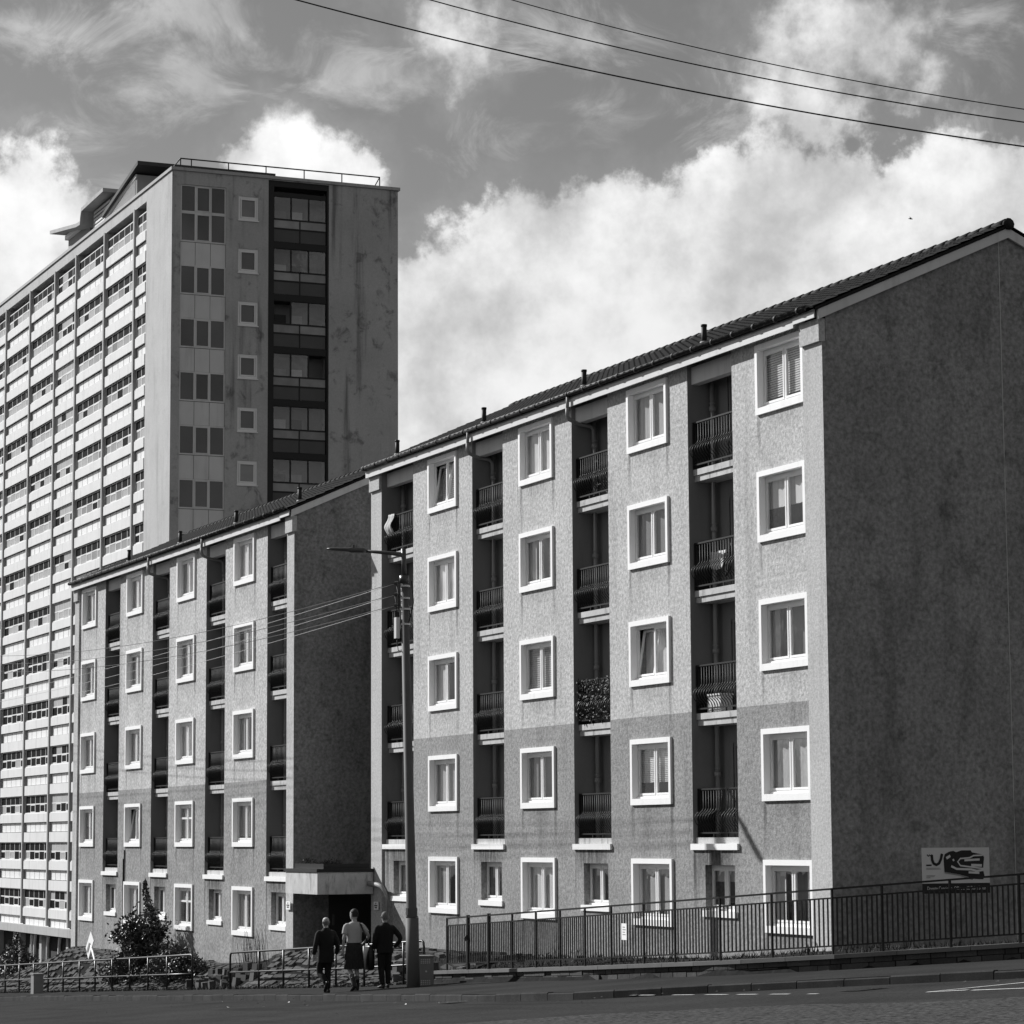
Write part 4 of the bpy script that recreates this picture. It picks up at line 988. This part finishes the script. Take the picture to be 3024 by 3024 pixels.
sb = thing('sign_board', (1.2, 1.85, -.5), 'information board on two posts in front of the dark gable', 'sign board')
X0 = 1.2
for y in (1.55, 2.22):
    m = MB(); m.box(X0 - .10, X0 - .035, y - .035, y + .035, -.75, 1.3); part('post', m, 'sign_grey', sb)
m = MB(); m.box(X0 - .032, X0, 1.12, 2.61, .712, 1.385); pn = part('panel', m, 'sign_white', sb)
m = MB(); m.box(X0 - .032, X0, 1.12, 2.61, .52, .709); fp = part('foot_panel', m, 'sign_black', sb)
def XY(u, v): return (X0 + .004, 1.12 + 1.49 * u, 1.385 - .673 * v)   # u,v across the upper panel
def flat(poly, mt, nm, dx=0., par=pn):
    m = MB(); m.add([(XY(u, v)[0] + dx, *XY(u, v)[1:]) for u, v in poly], (tuple(range(len(poly))),)); return part(nm, m, mt, par)
def stroke(pts_, w_, mt, nm, dx=.001, par=pn):
    m = MB(); P_ = [Vector((u * 1.49, v * .673)) for u, v in pts_]; L_, R_ = [], []
    for i, p in enumerate(P_):
        t_ = (P_[min(i + 1, len(P_) - 1)] - P_[max(i - 1, 0)]).normalized(); n_ = Vector((-t_.y, t_.x)) * w_
        L_.append(p - n_); R_.append(p + n_)
    c = [(X0 + .004 + dx, 1.12 + q.x, 1.385 - q.y) for q in L_ + R_[::-1]]; k_ = len(P_); n2 = 2 * k_
    m.add(c, tuple((i, i + 1, n2 - 2 - i, n2 - 1 - i) for i in range(k_ - 1)))
    return part(nm, m, mt, par)
stroke([(.065, .19), (.085, .24), (.10, .20), (.12, .23), (.14, .19)], .012, 'sign_black', 'logo_squiggle')
arc = [(.135, .20), (.14, .34), (.16, .44), (.20, .48), (.24, .44), (.27, .32), (.288, .17)]
stroke(arc, .028, 'sign_black', 'logo_hook', .003)
stroke([(.05, .49), (.13, .49)], .014, 'sign_black', 'heading')
for k, (v, l) in enumerate(((.57, .20), (.60, .22), (.78, .13), (.81, .12), (.84, .06))): stroke([(.05, v), (.05 + l, v)], .005, 'sign_grey', 'text_line')
flat([(.31, .30), (.33, .18), (.40, .11), (.46, .09), (.50, .13), (.58, .08), (.72, .08), (.74, .14), (.90, .20), (.92, .28), (.90, .62), (.92, .80), (.90, .90), (.78, .89), (.55, .76), (.32, .68)], 'sign_black', 'picture')
stroke([(.90, .22), (.76, .23), (.70, .29), (.56, .31), (.52, .40), (.56, .51), (.72, .55), (.90, .60)], .014, 'sign_white', 'picture_line', .004)
stroke([(.62, .36), (.85, .34)], .02, 'sign_white', 'picture_line', .006)
stroke([(.42, .52), (.50, .60), (.62, .61), (.72, .62), (.80, .66), (.90, .64)], .02, 'sign_white', 'picture_line', .006)
stroke([(.35, .30), (.41, .23)], .025, 'sign_white', 'picture_line', .006); stroke([(.45, .32), (.46, .38)], .018, 'sign_white', 'picture_line', .006)
stroke([(.72, .50), (.88, .51)], .025, 'sign_white', 'picture_line', .0065); stroke([(.68, .70), (.84, .72)], .02, 'sign_white', 'picture_line', .006)
stroke([(.32, .70), (.55, .78), (.74, .90)], .012, 'sign_grey', 'picture_line', .002)
tc = bpy.data.curves.new('lettering', 'FONT'); tc.body = 'Drygate Concierge  Office at 62 Duke Street'; tc.size = .085; tc.align_x = 'CENTER'; tc.align_y = 'CENTER'; tc.extrude = .001
to = bpy.data.objects.new('lettering', tc); C.objects.link(to); tc.materials.append(MATS['sign_white'])
dgp = bpy.context.evaluated_depsgraph_get(); tme = bpy.data.meshes.new_from_object(to.evaluated_get(dgp)); bpy.data.objects.remove(to)
tme.materials.clear(); tme.materials.append(MATS['sign_white'])
to = link('lettering', tme, fp); to.location = (X0 + .006, 1.865, .615); to.rotation_euler = (R(90), 0, R(90))
wl = max(v.co.x for v in tme.vertices) - min(v.co.x for v in tme.vertices); to.scale = (1.32 / wl, 1.15, 1)

ls = thing('leaning_sign', (-43.0, -3.0, -3.2), 'white letting board leaning on its pole behind the left guard rail', 'sign')
m = MB(); m.tube([(-42.99, -3.0, -3.3), (-44.6, -3.0, -1.75)], .035, 8); part('pole', m, 'white_trim', ls, True)
m = MB(); tp = Vector((-44.49, -3.0, -1.41)); q = [(-44.49, -3.02, -1.38), (-45.05, -3.04, -1.95), (-44.70, -3.04, -2.32), (-44.09, -3.02, -1.68)]
m.add([(x, y + dy, z) for dy in (0, .03) for x, y, z in q], ((0, 1, 2, 3), (7, 6, 5, 4), (0, 4, 5, 1), (1, 5, 6, 2), (2, 6, 7, 3), (3, 7, 4, 0))); bo = part('board', m, 'white_trim', ls)
m = MB(); m.add([(-44.56, -3.05, -1.72), (-44.86, -3.062, -2.05), (-44.79, -3.062, -2.12), (-44.49, -3.05, -1.79)], ((0, 1, 2, 3),)); part('stripe', m, 'sign_grey', bo)

cbx = thing('concrete_bollard', (-47.6, -4.1, -3.6), 'squat concrete marker post beside the left guard rail', 'bollard')
m = MB(); m.add([(-47.65 + sx_ * (.21 if z_ < 0 else .20), -4.05 + sy_ * .17, -3.75 if z_ < 0 else -2.93) for z_ in (-1, 1) for sy_ in (-1, 1) for sx_ in (-1, 1)], ((0, 2, 3, 1), (4, 5, 7, 6), (0, 1, 5, 4), (1, 3, 7, 5), (3, 2, 6, 7), (2, 0, 4, 6))); part('post', m, 'concrete_post', cbx)
m = MB(); m.box(-47.87, -47.43, -4.24, -3.86, -2.929, -2.88); part('cap', m, 'concrete_post', cbx)

# ------------------------------------------------------------------ shrubs
def leaves(mb, n, fn, size, flat_=.5):
    for i in range(n):
        p, out = fn(); a = Vector((rnd(-1, 1), rnd(-1, 1), rnd(-.6, 1))).normalized(); a = (a + out * .6).normalized()
        t_ = a.cross(Vector((rnd(-1, 1), rnd(-1, 1), rnd(-1, 1)))).normalized(); s_ = size * rnd(.6, 1.3); b = a.cross(t_)
        mb.add((p - t_ * s_ * .5, p + b * s_ * .28, p + t_ * s_ * .5 + a * s_ * .12, p - b * s_ * .28), ((0, 1, 2, 3),))
def bush_fn(c, prof, dens=.55):
    H = prof[-1][0]
    def fn():
        while True:
            h_ = rnd(0, H); r_ = interp(h_, prof)
            if random.random() > .02 + (r_ / max(q for _, q in prof)) ** 1.7: continue
            a = rnd(0, 6.283); nn = noise.noise(Vector((math.cos(a) * 1.7, math.sin(a) * 1.7, h_ * 1.6 + c[0])))
            rr = r_ * (1 + .95 * nn) * math.sqrt(rnd(.12, 1)) * (1.25 if random.random() < .06 else 1)
            p = Vector((c[0] + rr * math.cos(a), c[1] + rr * math.sin(a), c[2] + h_ + rnd(-.05, .05)))
            if noise.noise(p * 2.6) < -.10 or noise.noise(p * 6.1) < -.28: continue
            return p, Vector((math.cos(a), math.sin(a), .4)).normalized()
    return fn
def shrub(name, c, prof, n, size, mt, label, cat, stems=5):
    s_ = thing(name, c, label, cat)
    m = MB(); leaves(m, n, bush_fn(c, prof), size); part('crown', m, mt, s_)
    m = MB(); H = prof[-1][0]
    m.tube([(c[0], c[1], c[2] - .2), (c[0] + .03, c[1], c[2] + H * .5), (c[0], c[1] + .02, c[2] + H * .96)], [.055, .03, .006], 6)
    for i in range(stems):
        a = 6.28 * i / stems + rnd(0, .6); h0 = rnd(.1, .6) * H; r_ = interp(h0, prof) * .85
        m.tube([(c[0], c[1], c[2] + h0 * .7), (c[0] + r_ * .5 * math.cos(a), c[1] + r_ * .5 * math.sin(a), c[2] + h0 * .9), (c[0] + r_ * math.cos(a), c[1] + r_ * math.sin(a), c[2] + h0 * 1.05)], [.022, .014, .004], 5)
    part('stem', m, 'bark', s_)
shrub('holly_bush', (-39.9, -2.45, -2.9), [(0, .40), (.45, .85), (1.0, 1.0), (1.5, .92), (1.9, .72), (2.25, .40), (2.6, .20), (3.25, .04)], 9500, .12, 'leaf', 'tall dark glossy holly bush in front of the farther flats', 'bush', 9)
shrub('low_shrub', (-36.6, -2.6, -2.65), [(0, .8), (.35, 1.25), (.7, .95), (1.15, .25)], 3600, .10, 'leaf_pale', 'low spreading pale shrub to the right of the holly bush', 'shrub', 8)
shrub('low_shrub', (-34.6, -2.7, -2.55), [(0, .5), (.3, .75), (.6, .5), (.85, .1)], 2000, .10, 'leaf', 'low dark shrub at the end of the left guard rail', 'shrub', 6)
shrub('low_shrub', (-41.6, -2.7, -3.0), [(0, .5), (.35, .65), (.7, .5), (.95, .1)], 1700, .10, 'leaf_pale', 'low pale shrub to the left of the holly bush foot', 'shrub', 6)
shrub('dark_shrub', (-61.5, -1.5, -4.0), [(0, .5), (.5, .9), (1.1, .7), (1.7, .3), (2.0, .05)], 2600, .12, 'leaf', 'dark rounded shrub at the left edge below the tower', 'shrub', 6)
m = MB()
for i in range(60):
    x, y = -30.3 + rnd(-.9, .9), -1.9 + rnd(-.25, .2); z = gz(x, y); h_ = rnd(.4, 1.15); dx = rnd(-.25, .25)
    m.tube([(x, y, z - .05), (x + dx * .5, y - .05, z + h_ * .6), (x + dx, y - rnd(0, .15), z + h_)], [.007, .005, .002], 4)
ds = link('dry_stalks', m.mesh('dry_stalks', 'bark')); tag(ds, 'thin dry stalks against the farther flats wall', 'plant')
m = MB()
for k in range(2): m.tube([(-46.05 - k * .12, -1.465, -2.4), (-46.05 - k * .12, -1.465, 1.3 - k * .3)], .022, 6)
wp = part('cable_riser', m, 'gutter', B)
# weeds on the canopy against the gable
m = MB()
for i in range(700):
    y = rnd(-1.4, -.2); x = -27.9 + abs(random.gauss(0, .35)); z = .82 + rnd(0, .22) * (1 + noise.noise(Vector((y * 3, 0, 0))))
    a = Vector((rnd(-1, 1), rnd(-1, 1), rnd(-1, 1))).normalized() * .05; b = Vector((rnd(-1, 1), rnd(-1, 1), rnd(-1, 1))).normalized() * .03; p = Vector((x, y, z)); m.add((p, p + a, p + a + b), ((0, 1, 2),))
wk = link('roof_weeds', m.mesh('roof_weeds', 'leaf')); wk['kind'] = 'stuff'; wk['label'] = 'weeds growing on top of the entrance canopy'; wk['category'] = 'weeds'

# ------------------------------------------------------------------ things on the balconies
def cloth(name, x0, x1, y, z1, drop, mt, label, out=.05):
    m = MB(); nx, nz = 8, 8
    for j in range(nz + 1):
        for i in range(nx + 1):
            x = x0 + (x1 - x0) * i / nx * (1 - .12 * j / nz); z = z1 - drop * j / nz * (1 - .25 * abs(i / nx - .4))
            m.v.append((x + .02 * math.sin(j), y - out - .02 * math.sin(i * 1.7 + j * .3) - (.10 * math.exp(-((j / nz - .62) * 3.5) ** 2) if out > 0 else 0), z))
    for j in range(nz):
        for i in range(nx): a = j * (nx + 1) + i; m.f.append((a, a + 1, a + nx + 2, a + nx + 1)); m.mi.append(0)
    me = m.mesh(name, mt, True); o = link(name, me); tag(o, label, 'laundry'); sf = o.modifiers.new('thick', 'SOLIDIFY'); sf.thickness = .012; return o
z5 = 1.345 + 2.63 * 3 + .36 + .94; z4 = z5 - 2.63; z3 = z4 - 2.63
cloth('towel', -24.55, -24.05, .13, z5 + .02, .62, 'towel', 'white and grey towel hanging over a top floor balcony rail')
cloth('hanging_shirt', -5.85, -5.15, .34, z4 - .22, .40, 'laundry', 'white laundry hung inside the fourth floor balcony nearest the gable', -.05)
cloth('hanging_trousers', -5.2, -4.95, .30, z4 - .30, .5, 'cloth_dark', 'dark laundry hung beside the white laundry on the near balcony', -.05)
m = MB()
leaves(m, 700, lambda: (Vector((rnd(-12.05, -10.3), .13 - rnd(0, .14), z3 - .95 + rnd(0, .95))), Vector((0, -1, .3))), .085)
o = link('balcony_ivy', m.mesh('balcony_ivy', 'leaf_pale')); tag(o, 'leafy climber woven through a third floor balcony railing', 'climber')
pt = thing('storage_box', (-5.5, .35, z3 - 1.0), 'white storage box on the third floor balcony nearest the gable', 'box')
m = MB(); m.box(-5.8, -5.2, .22, .5, z3 - 1.02, z3 - .68); part('body', m, 'laundry', pt)
m = MB(); m.box(-5.83, -5.17, .2, .52, z3 - .678, z3 - .64); part('lid', m, 'laundry', pt)
bk = thing('bicycle', (-11.3, .35, z5 - 1.25), 'bicycle parked behind a top floor balcony railing', 'bicycle')
zb = z5 - .98
for x, nm in ((-11.75, 'wheel'), (-10.85, 'wheel')):
    m = MB(); m.tube([(x + .28 * math.cos(a), .36, zb + .30 + .28 * math.sin(a)) for a in [6.2832 * k / 18 for k in range(19)]], .018, 5, False); wl_ = part(nm, m, 'gutter', bk, True)
    m = MB(); [m.tube([(x, .36, zb + .3), (x + .27 * math.cos(a), .36, zb + .3 + .27 * math.sin(a))], .004, 4) for a in [6.2832 * k / 10 for k in range(10)]]; part('spokes', m, 'steel_pole', wl_)
m = MB(); fr_ = [(-11.75, .3), (-11.42, .72), (-11.38, .80)]
for a, b in (((-11.75, .30), (-11.42, .66)), ((-11.42, .66), (-10.98, .68)), ((-10.98, .72), (-10.85, .30)), ((-11.42, .66), (-11.3, .28)), ((-11.3, .28), (-10.96, .62)), ((-11.3, .28), (-11.75, .3)), ((-11.42, .66), (-11.46, .82)), ((-10.98, .68), (-11.0, .9))): m.tube([(a[0], .36, zb + a[1]), (b[0], .36, zb + b[1])], .016, 6)
part('frame', m, 'steel_pole', bk)
m = MB(); m.box(-11.58, -11.34, .31, .41, zb + .81, zb + .86); part('saddle', m, 'leather', bk)
m = MB(); m.tube([(-11.0, .12, zb + .92), (-11.0, .6, zb + .92)], .014, 6); part('handlebar', m, 'steel_pole', bk)

# ------------------------------------------------------------------ people
def fuse(mb, mt, voxel=.012, sm=3):
    me = mb.mesh('tmp', mt); o = bpy.data.objects.new('tmp', me); C.objects.link(o)
    r_ = o.modifiers.new('r', 'REMESH'); r_.mode = 'VOXEL'; r_.voxel_size = voxel; r_.use_smooth_shade = True
    s_ = o.modifiers.new('s', 'SMOOTH'); s_.factor = .5; s_.iterations = sm
    d_ = bpy.context.evaluated_depsgraph_get(); out = bpy.data.meshes.new_from_object(o.evaluated_get(d_))
    bpy.data.objects.remove(o); out.materials.clear(); out.materials.append(MATS[mt])
    out.polygons.foreach_set('use_smooth', [True] * len(out.polygons))
    return out
def rings(lst, n=18):
    out = []
    for z, cx, cy, rx, ry in lst:
        out.append([Vector((cx + rx * math.cos(2 * math.pi * k / n), cy + ry * math.sin(2 * math.pi * k / n), z)) for k in range(n)])
    return out
def smoothp(pts, k=4):
    P = [Vector(p) for p in pts]; out = []
    for i in range(len(P) - 1):
        p0, p1, p2, p3 = P[max(0, i - 1)], P[i], P[i + 1], P[min(len(P) - 1, i + 2)]
        for j in range(k):
            t_ = j / k; out.append(.5 * ((2 * p1) + (p2 - p0) * t_ + (2 * p0 - 5 * p1 + 4 * p2 - p3) * t_ ** 2 + (3 * p1 - p0 - 3 * p2 + p3) * t_ ** 3))
    out.append(P[-1]); return out
def limb(mb, pts, rs, n=12, k=4):
    P = smoothp(pts, k); rr = []
    for i in range(len(P)):
        t_ = i / (len(P) - 1) * (len(rs) - 1); a = min(int(t_), len(rs) - 2); rr.append(rs[a] + (rs[a + 1] - rs[a]) * (t_ - a))
    mb.tube(P, rr, n)
def hand(mb, wrist, dirv_, palm_n, thumb_side):
    d_ = Vector(dirv_).normalized(); n_ = Vector(palm_n); n_ = (n_ - d_ * n_.dot(d_)).normalized(); s_ = d_.cross(n_) * thumb_side
    w_ = Vector(wrist)
    mb.tube([w_ - d_ * .02, w_ + d_ * .03, w_ + d_ * .075, w_ + d_ * .095], [.025, (.034, .026), (.040, .024), (.036, .02)], 10)
    mb.box(0, 0, 0, 0, 0, 0)
    for i, L in enumerate((.068, .078, .072, .055)):
        o_ = w_ + d_ * .088 + s_ * (.027 - .018 * i)
        mb.tube([o_ - d_ * .02, o_ + d_ * L * .4 + n_ * .004, o_ + d_ * L * .75 + n_ * .016, o_ + d_ * L * .95 + n_ * .034], [.0100, .0095, .0085, .0075], 7)
    o_ = w_ + d_ * .03 + s_ * .03
    mb.tube([o_ - s_ * .012, o_ + s_ * .02 + d_ * .03, o_ + s_ * .026 + d_ * .06 + n_ * .012, o_ + s_ * .022 + d_ * .078 + n_ * .02], [.013, .0115, .010, .008], 7)
def shoe(mb, ankle, yaw, pitch, boot=False):
    rg = []
    mx = Matrix.Translation(ankle) @ Matrix.Rotation(yaw, 4, 'Z') @ Matrix.Rotation(pitch, 4, 'X')
    for y, w_, zt, zb in ((-.085, .022, -.02, -.085), (-.07, .036, .01, -.09), (-.02, .040, .025, -.09), (.04, .040, .0, -.09), (.10, .046, -.030, -.09), (.16, .046, -.045, -.09), (.20, .034, -.055, -.088), (.215, .014, -.068, -.084)):
        rg.append([mx @ Vector((w_ * math.cos(a), y, (zt + zb) / 2 + (zt - zb) / 2 * math.sin(a))) for a in [2 * math.pi * k / 12 for k in range(12)]])
    mb.loft(rg)
    if boot: mb.tube([mx @ Vector((0, -.03, -.02)), mx @ Vector((0, -.035, .08)), mx @ Vector((0, -.04, .16))], [.05, .048, .055], 12)

def person(loc, yaw, H, label, P, head_turn=0.):
    k = H / 1.75
    root = thing('person', loc, label, 'person', 'men walking away along the pavement')
    mxp = Matrix.Rotation(yaw, 4, 'Z') @ Matrix.Diagonal((k, k, k, 1))
    def put(name, me):
        o = bpy.data.objects.new(name, me); C.objects.link(o); o.parent = root; o.matrix_local = mxp; return o
    b = MB()
    # head and neck, turned about the neck
    hd_ = MB()
    hd_.loft(rings([(1.515, 0, .012, .040, .050), (1.535, 0, .018, .055, .072), (1.575, 0, .016, .066, .088), (1.62, 0, .010, .074, .096), (1.665, 0, .006, .077, .098), (1.705, 0, .0, .070, .090), (1.733, 0, -.004, .050, .066), (1.748, 0, -.006, .022, .03)]))
    hd_.tube([(0, .095, 1.655), (0, .112, 1.628), (0, .122, 1.605), (0, .100, 1.598)], [.010, .013, .017, .010], 7)
    hd_.tube([(-.022, .095, 1.572), (0, .104, 1.574), (.022, .095, 1.572)], .008, 6)
    for s_ in (-1, 1): hd_.tube([(s_ * .074, -.002, 1.60), (s_ * .086, -.010, 1.625), (s_ * .086, -.012, 1.65), (s_ * .074, -.004, 1.66)], [.008, .012, .013, .008], 7); hd_.tube([(s_ * .014, .088, 1.668), (s_ * .046, .082, 1.668)], .011, 6)
    rt = Matrix.Rotation(head_turn, 4, 'Z')
    b.add([rt @ Vector(v) for v in hd_.v], hd_.f)
    b.tube([(0, -.015, 1.40), (0, -.012, 1.47), (0, 0, 1.545)], [.062, .054, .052], 12)
    b.loft(rings([(.86, 0, 0, .13, .085), (.95, 0, 0, .145, .09), (1.08, 0, 0, .125, .08), (1.25, 0, 0, .145, .09), (1.36, 0, 0, .145, .08), (1.42, 0, -.005, .09, .06)]))
    for sd_ in ('l', 'r'):
        sh_, el, wr = P['arm_' + sd_]; s_ = -1 if sd_ == 'l' else 1
        limb(b, [(s_ * .10, 0, 1.365), Vector(sh_) + Vector((-s_ * .03, 0, -.05)), el, wr], [.036, .040, .036, .026])
        hand(b, wr, Vector(wr) - Vector(el) if 'hd_' + sd_ not in P else P['hd_' + sd_], (-s_, .1, 0), 1 if (s_ > 0) else -1)
        hp, kn, an = P['leg_' + sd_]
        limb(b, [hp, kn, Vector(kn).lerp(Vector(an), .35) + Vector((0, -.022, 0)), an], [.082, .052, .050, .034])
    body_me = fuse(b, 'skin', .0085, 2)
    put('body', body_me)
    ey = MB()
    for s_ in (-1, 1):
        c_ = rt @ Vector((s_ * .030, .088, 1.642)); ey.tube([c_ + Vector((0, 0, -.008)), c_, c_ + Vector((0, 0, .008))], [.004, .010, .004], 6)
    put('eyes', ey.mesh('eyes', 'hair_dark'))
    return root, put, rt

def hair(put, rt, mt, lo=1.60, shave=.004):
    h_ = MB(); rg = []
    for z, cy, rx, ry in ((lo - .02, -.030, .070, .062), (lo + .02, -.018, .077, .080), (1.65, -.010, .083, .094), (1.69, -.006, .080, .096), (1.72, -.004, .066, .080), (1.748, -.006, .040, .048), (1.758, -.006, .012, .014)):
        rg.append([rt @ Vector((rx * math.cos(a), cy + ry * math.sin(a), z)) for a in [2 * math.pi * k_ / 16 for k_ in range(16)]])
    h_.loft(rg); put('hair', fuse(h_, mt, .009, 1))
def jacket(put, P, mt, hem=.74, open_=.0, name='jacket', r=0.):
    j = MB()
    j.loft(rings([(hem, 0, -.005, .205, .145), (.86, 0, -.005, .203, .145), (1.0, 0, 0, .192, .135), (1.12, 0, 0, .198, .135), (1.28, 0, 0, .213, .138), (1.38, 0, -.004, .214, .124), (1.425, 0, -.008, .185, .106), (1.455, 0, -.009, .120, .088), (1.485, 0, -.01, .080, .078), (1.51, 0, -.008, .072, .076)], 20))
    for sd_ in ('l', 'r'):
        sh_, el, wr = P['arm_' + sd_]; s_ = -1 if sd_ == 'l' else 1
        limb(j, [(s_ * .11, -.004, 1.385), Vector(sh_) + Vector((-s_ * .012, 0, -.03)), el, Vector(el).lerp(Vector(wr), .93)], [.064, .070, .062, .052])
    put(name, fuse(j, mt, .014, 3))
def trousers(put, P, mt):
    t_ = MB(); t_.loft(rings([(.80, 0, 0, .150, .105), (.90, 0, -.008, .172, .125), (1.0, 0, 0, .160, .112), (1.05, 0, 0, .155, .108)]))
    for sd_ in ('l', 'r'):
        hp, kn, an = P['leg_' + sd_]; a = Vector(an); kk = Vector(kn)
        limb(t_, [hp, kk, kk.lerp(a, .5) + Vector((0, -.012, 0)), a + (kk - a).normalized() * .01], [.105, .078, .070, .066])
    put('trousers', fuse(t_, mt, .014, 3))
def shoes(put, P, mt, boot=False):
    for sd_ in ('l', 'r'):
        s_ = MB(); shoe(s_, Matrix.Translation(P['leg_' + sd_][2]).translation, P.get('yaw_' + sd_, 0), P.get('pit_' + sd_, 0), boot); put('boot' if boot else 'shoe', fuse(s_, mt, .010, 2))
# elderly man, bald crown, dark jacket, mid stride
P1 = dict(arm_l=((-.205, 0, 1.40), (-.275, -.05, 1.13), (-.315, .0, .88)), arm_r=((.205, 0, 1.40), (.27, -.06, 1.13), (.275, .03, .88)),
          leg_l=((-.085, 0, .90), (-.115, .10, .50), (-.06, -.16, .235)), leg_r=((.085, 0, .90), (.07, .05, .49), (.045, -.01, .09)), pit_l=-.85)
r1, put, rt = person((-14.31, -5.37, plane(-14.31, -5.37)), R(94), 1.73, 'bald man in dark jacket and dark trousers, leftmost of the walking men', P1)
jacket(put, P1, 'cloth_dark', .70); trousers(put, P1, 'cloth_black'); shoes(put, P1, 'boot')
h_ = MB(); rg = []
for z, cy, rx, ry in ((1.565, -.028, .066, .056), (1.60, -.018, .076, .076), (1.64, -.012, .082, .092), (1.665, -.010, .079, .090)):
    rg.append([rt @ Vector((rx * math.cos(a), cy + ry * math.sin(a) * (1 if math.sin(a) < 0 else .55), z)) for a in [2 * math.pi * q / 16 for q in range(16)]])
h_.loft(rg); put('hair', fuse(h_, 'hair_grey', .009, 1))
# young man, pale t-shirt, kilt, shoulder bag
P2 = dict(arm_l=((-.20, 0, 1.40), (-.255, -.05, 1.14), (-.245, .03, .89)), arm_r=((.20, 0, 1.40), (.315, -.05, 1.17), (.27, .14, 1.00)),
          leg_l=((-.085, 0, .90), (-.085, .07, .50), (-.06, -.13, .13)), leg_r=((.085, 0, .90), (.07, .03, .49), (.055, .0, .09)), pit_l=-.50, yaw_l=.15)
r2, put, rt = person((-14.05, -4.77, plane(-14.05, -4.77)), R(92), 1.87, 'tall man in pale t-shirt and dark kilt with a black shoulder bag', P2, R(22))
hair(put, rt, 'hair_dark')
j = MB(); j.loft(rings([(.985, 0, 0, .168, .118), (1.05, 0, 0, .172, .120), (1.12, 0, 0, .166, .116), (1.28, 0, 0, .186, .122), (1.38, 0, -.004, .186, .112), (1.425, 0, -.008, .158, .096), (1.455, 0, -.009, .115, .082), (1.478, 0, -.01, .076, .070)], 20))
for s_, sd_ in ((-1, 'l'), (1, 'r')):
    sh_, el, wr = P2['arm_' + sd_]; limb(j, [(s_ * .11, -.004, 1.385), Vector(sh_) + Vector((-s_ * .012, 0, -.025)), Vector(sh_).lerp(Vector(el), .72)], [.060, .062, .062])
put('t_shirt', fuse(j, 'tshirt', .013, 2))
kl = MB(); rg = []
for z, a_, b_, rip in ((1.02, .162, .116, 0), (.95, .178, .136, .002), (.80, .190, .155, .008), (.65, .200, .172, .013), (.47, .212, .188, .018)):
    rg.append([Vector(((a_ + rip * math.sin(q * 2.2)) * math.cos(2 * math.pi * q / 72), (b_ + rip * math.sin(q * 2.2)) * math.sin(2 * math.pi * q / 72), z)) for q in range(72)])
kl.loft(rg, False); put('kilt', kl.mesh('kilt', 'kilt', True))
blt = MB(); blt.loft(rings([(.985, 0, 0, .171, .124), (1.03, 0, 0, .169, .122)], 24), False); put('belt', blt.mesh('belt', 'leather', True))
for sd_ in ('l', 'r'):
    hp, kn, an = P2['leg_' + sd_]; s_ = MB(); a, kk = Vector(an), Vector(kn); limb(s_, [kk.lerp(a, .42) + Vector((0, -.012, 0)), kk.lerp(a, .6) + Vector((0, -.012, 0)), a], [.060, .058, .044]); put('sock', fuse(s_, 'sock', .011, 2))
shoes(put, P2, 'boot', True)
bgx = thing('shoulder_bag', (-14.0, -4.45, -1.2), 'black shoulder bag hanging at the kilted man hip', 'bag')
k2 = 1.87 / 1.75; mxb = Matrix.Translation(Vector(r2.location) - bgx.location) @ Matrix.Rotation(R(92), 4, 'Z') @ Matrix.Diagonal((k2, k2, k2, 1))
bg_ = MB(); bg_.loft([[Vector((.335 + ax * math.copysign(abs(math.cos(a)) ** .5, math.cos(a)), -.02 + ay * math.copysign(abs(math.sin(a)) ** .5, math.sin(a)), z)) for a in [2 * math.pi * q / 16 for q in range(16)]] for z, ax, ay in ((.44, .055, .16), (.47, .075, .19), (.70, .085, .20), (.93, .07, .19), (.97, .05, .17))])
o = link('bag_body', bg_.mesh('bag_body', 'leather', True), bgx); o.matrix_local = mxb
st_ = MB(); st_.tube([Vector((.31, -.14, .95)), (.22, -.16, 1.10), (.155, -.145, 1.28), (.115, -.10, 1.42), (.10, -.01, 1.468), (.11, .08, 1.41), (.18, .14, 1.24), (.30, .12, .96)], [(.006, .022)] * 8, 8)
o = link('strap', st_.mesh('strap', 'leather', True), bgx); o.matrix_local = mxb
# grey haired man, dark jacket, hand in pocket
P3 = dict(arm_l=((-.205, 0, 1.40), (-.255, -.03, 1.13), (-.235, .09, .90)), arm_r=((.205, 0, 1.40), (.345, -.08, 1.14), (.245, .05, .93)), hd_r=(-.25, .3, -.9),
          leg_l=((-.085, 0, .90), (-.08, .04, .49), (-.075, -.02, .09)), leg_r=((.085, 0, .90), (.095, .06, .49), (.085, .05, .095)), yaw_r=-.2, yaw_l=.2)
r3, put, rt = person((-13.76, -4.12, plane(-13.76, -4.12)), R(90), 1.75, 'grey haired man in black jacket with hand in pocket, rightmost of the walking men', P3, R(-6))
hair(put, rt, 'hair_grey', 1.59); jacket(put, P3, 'cloth_black', .80); trousers(put, P3, 'cloth_black'); shoes(put, P3, 'boot')
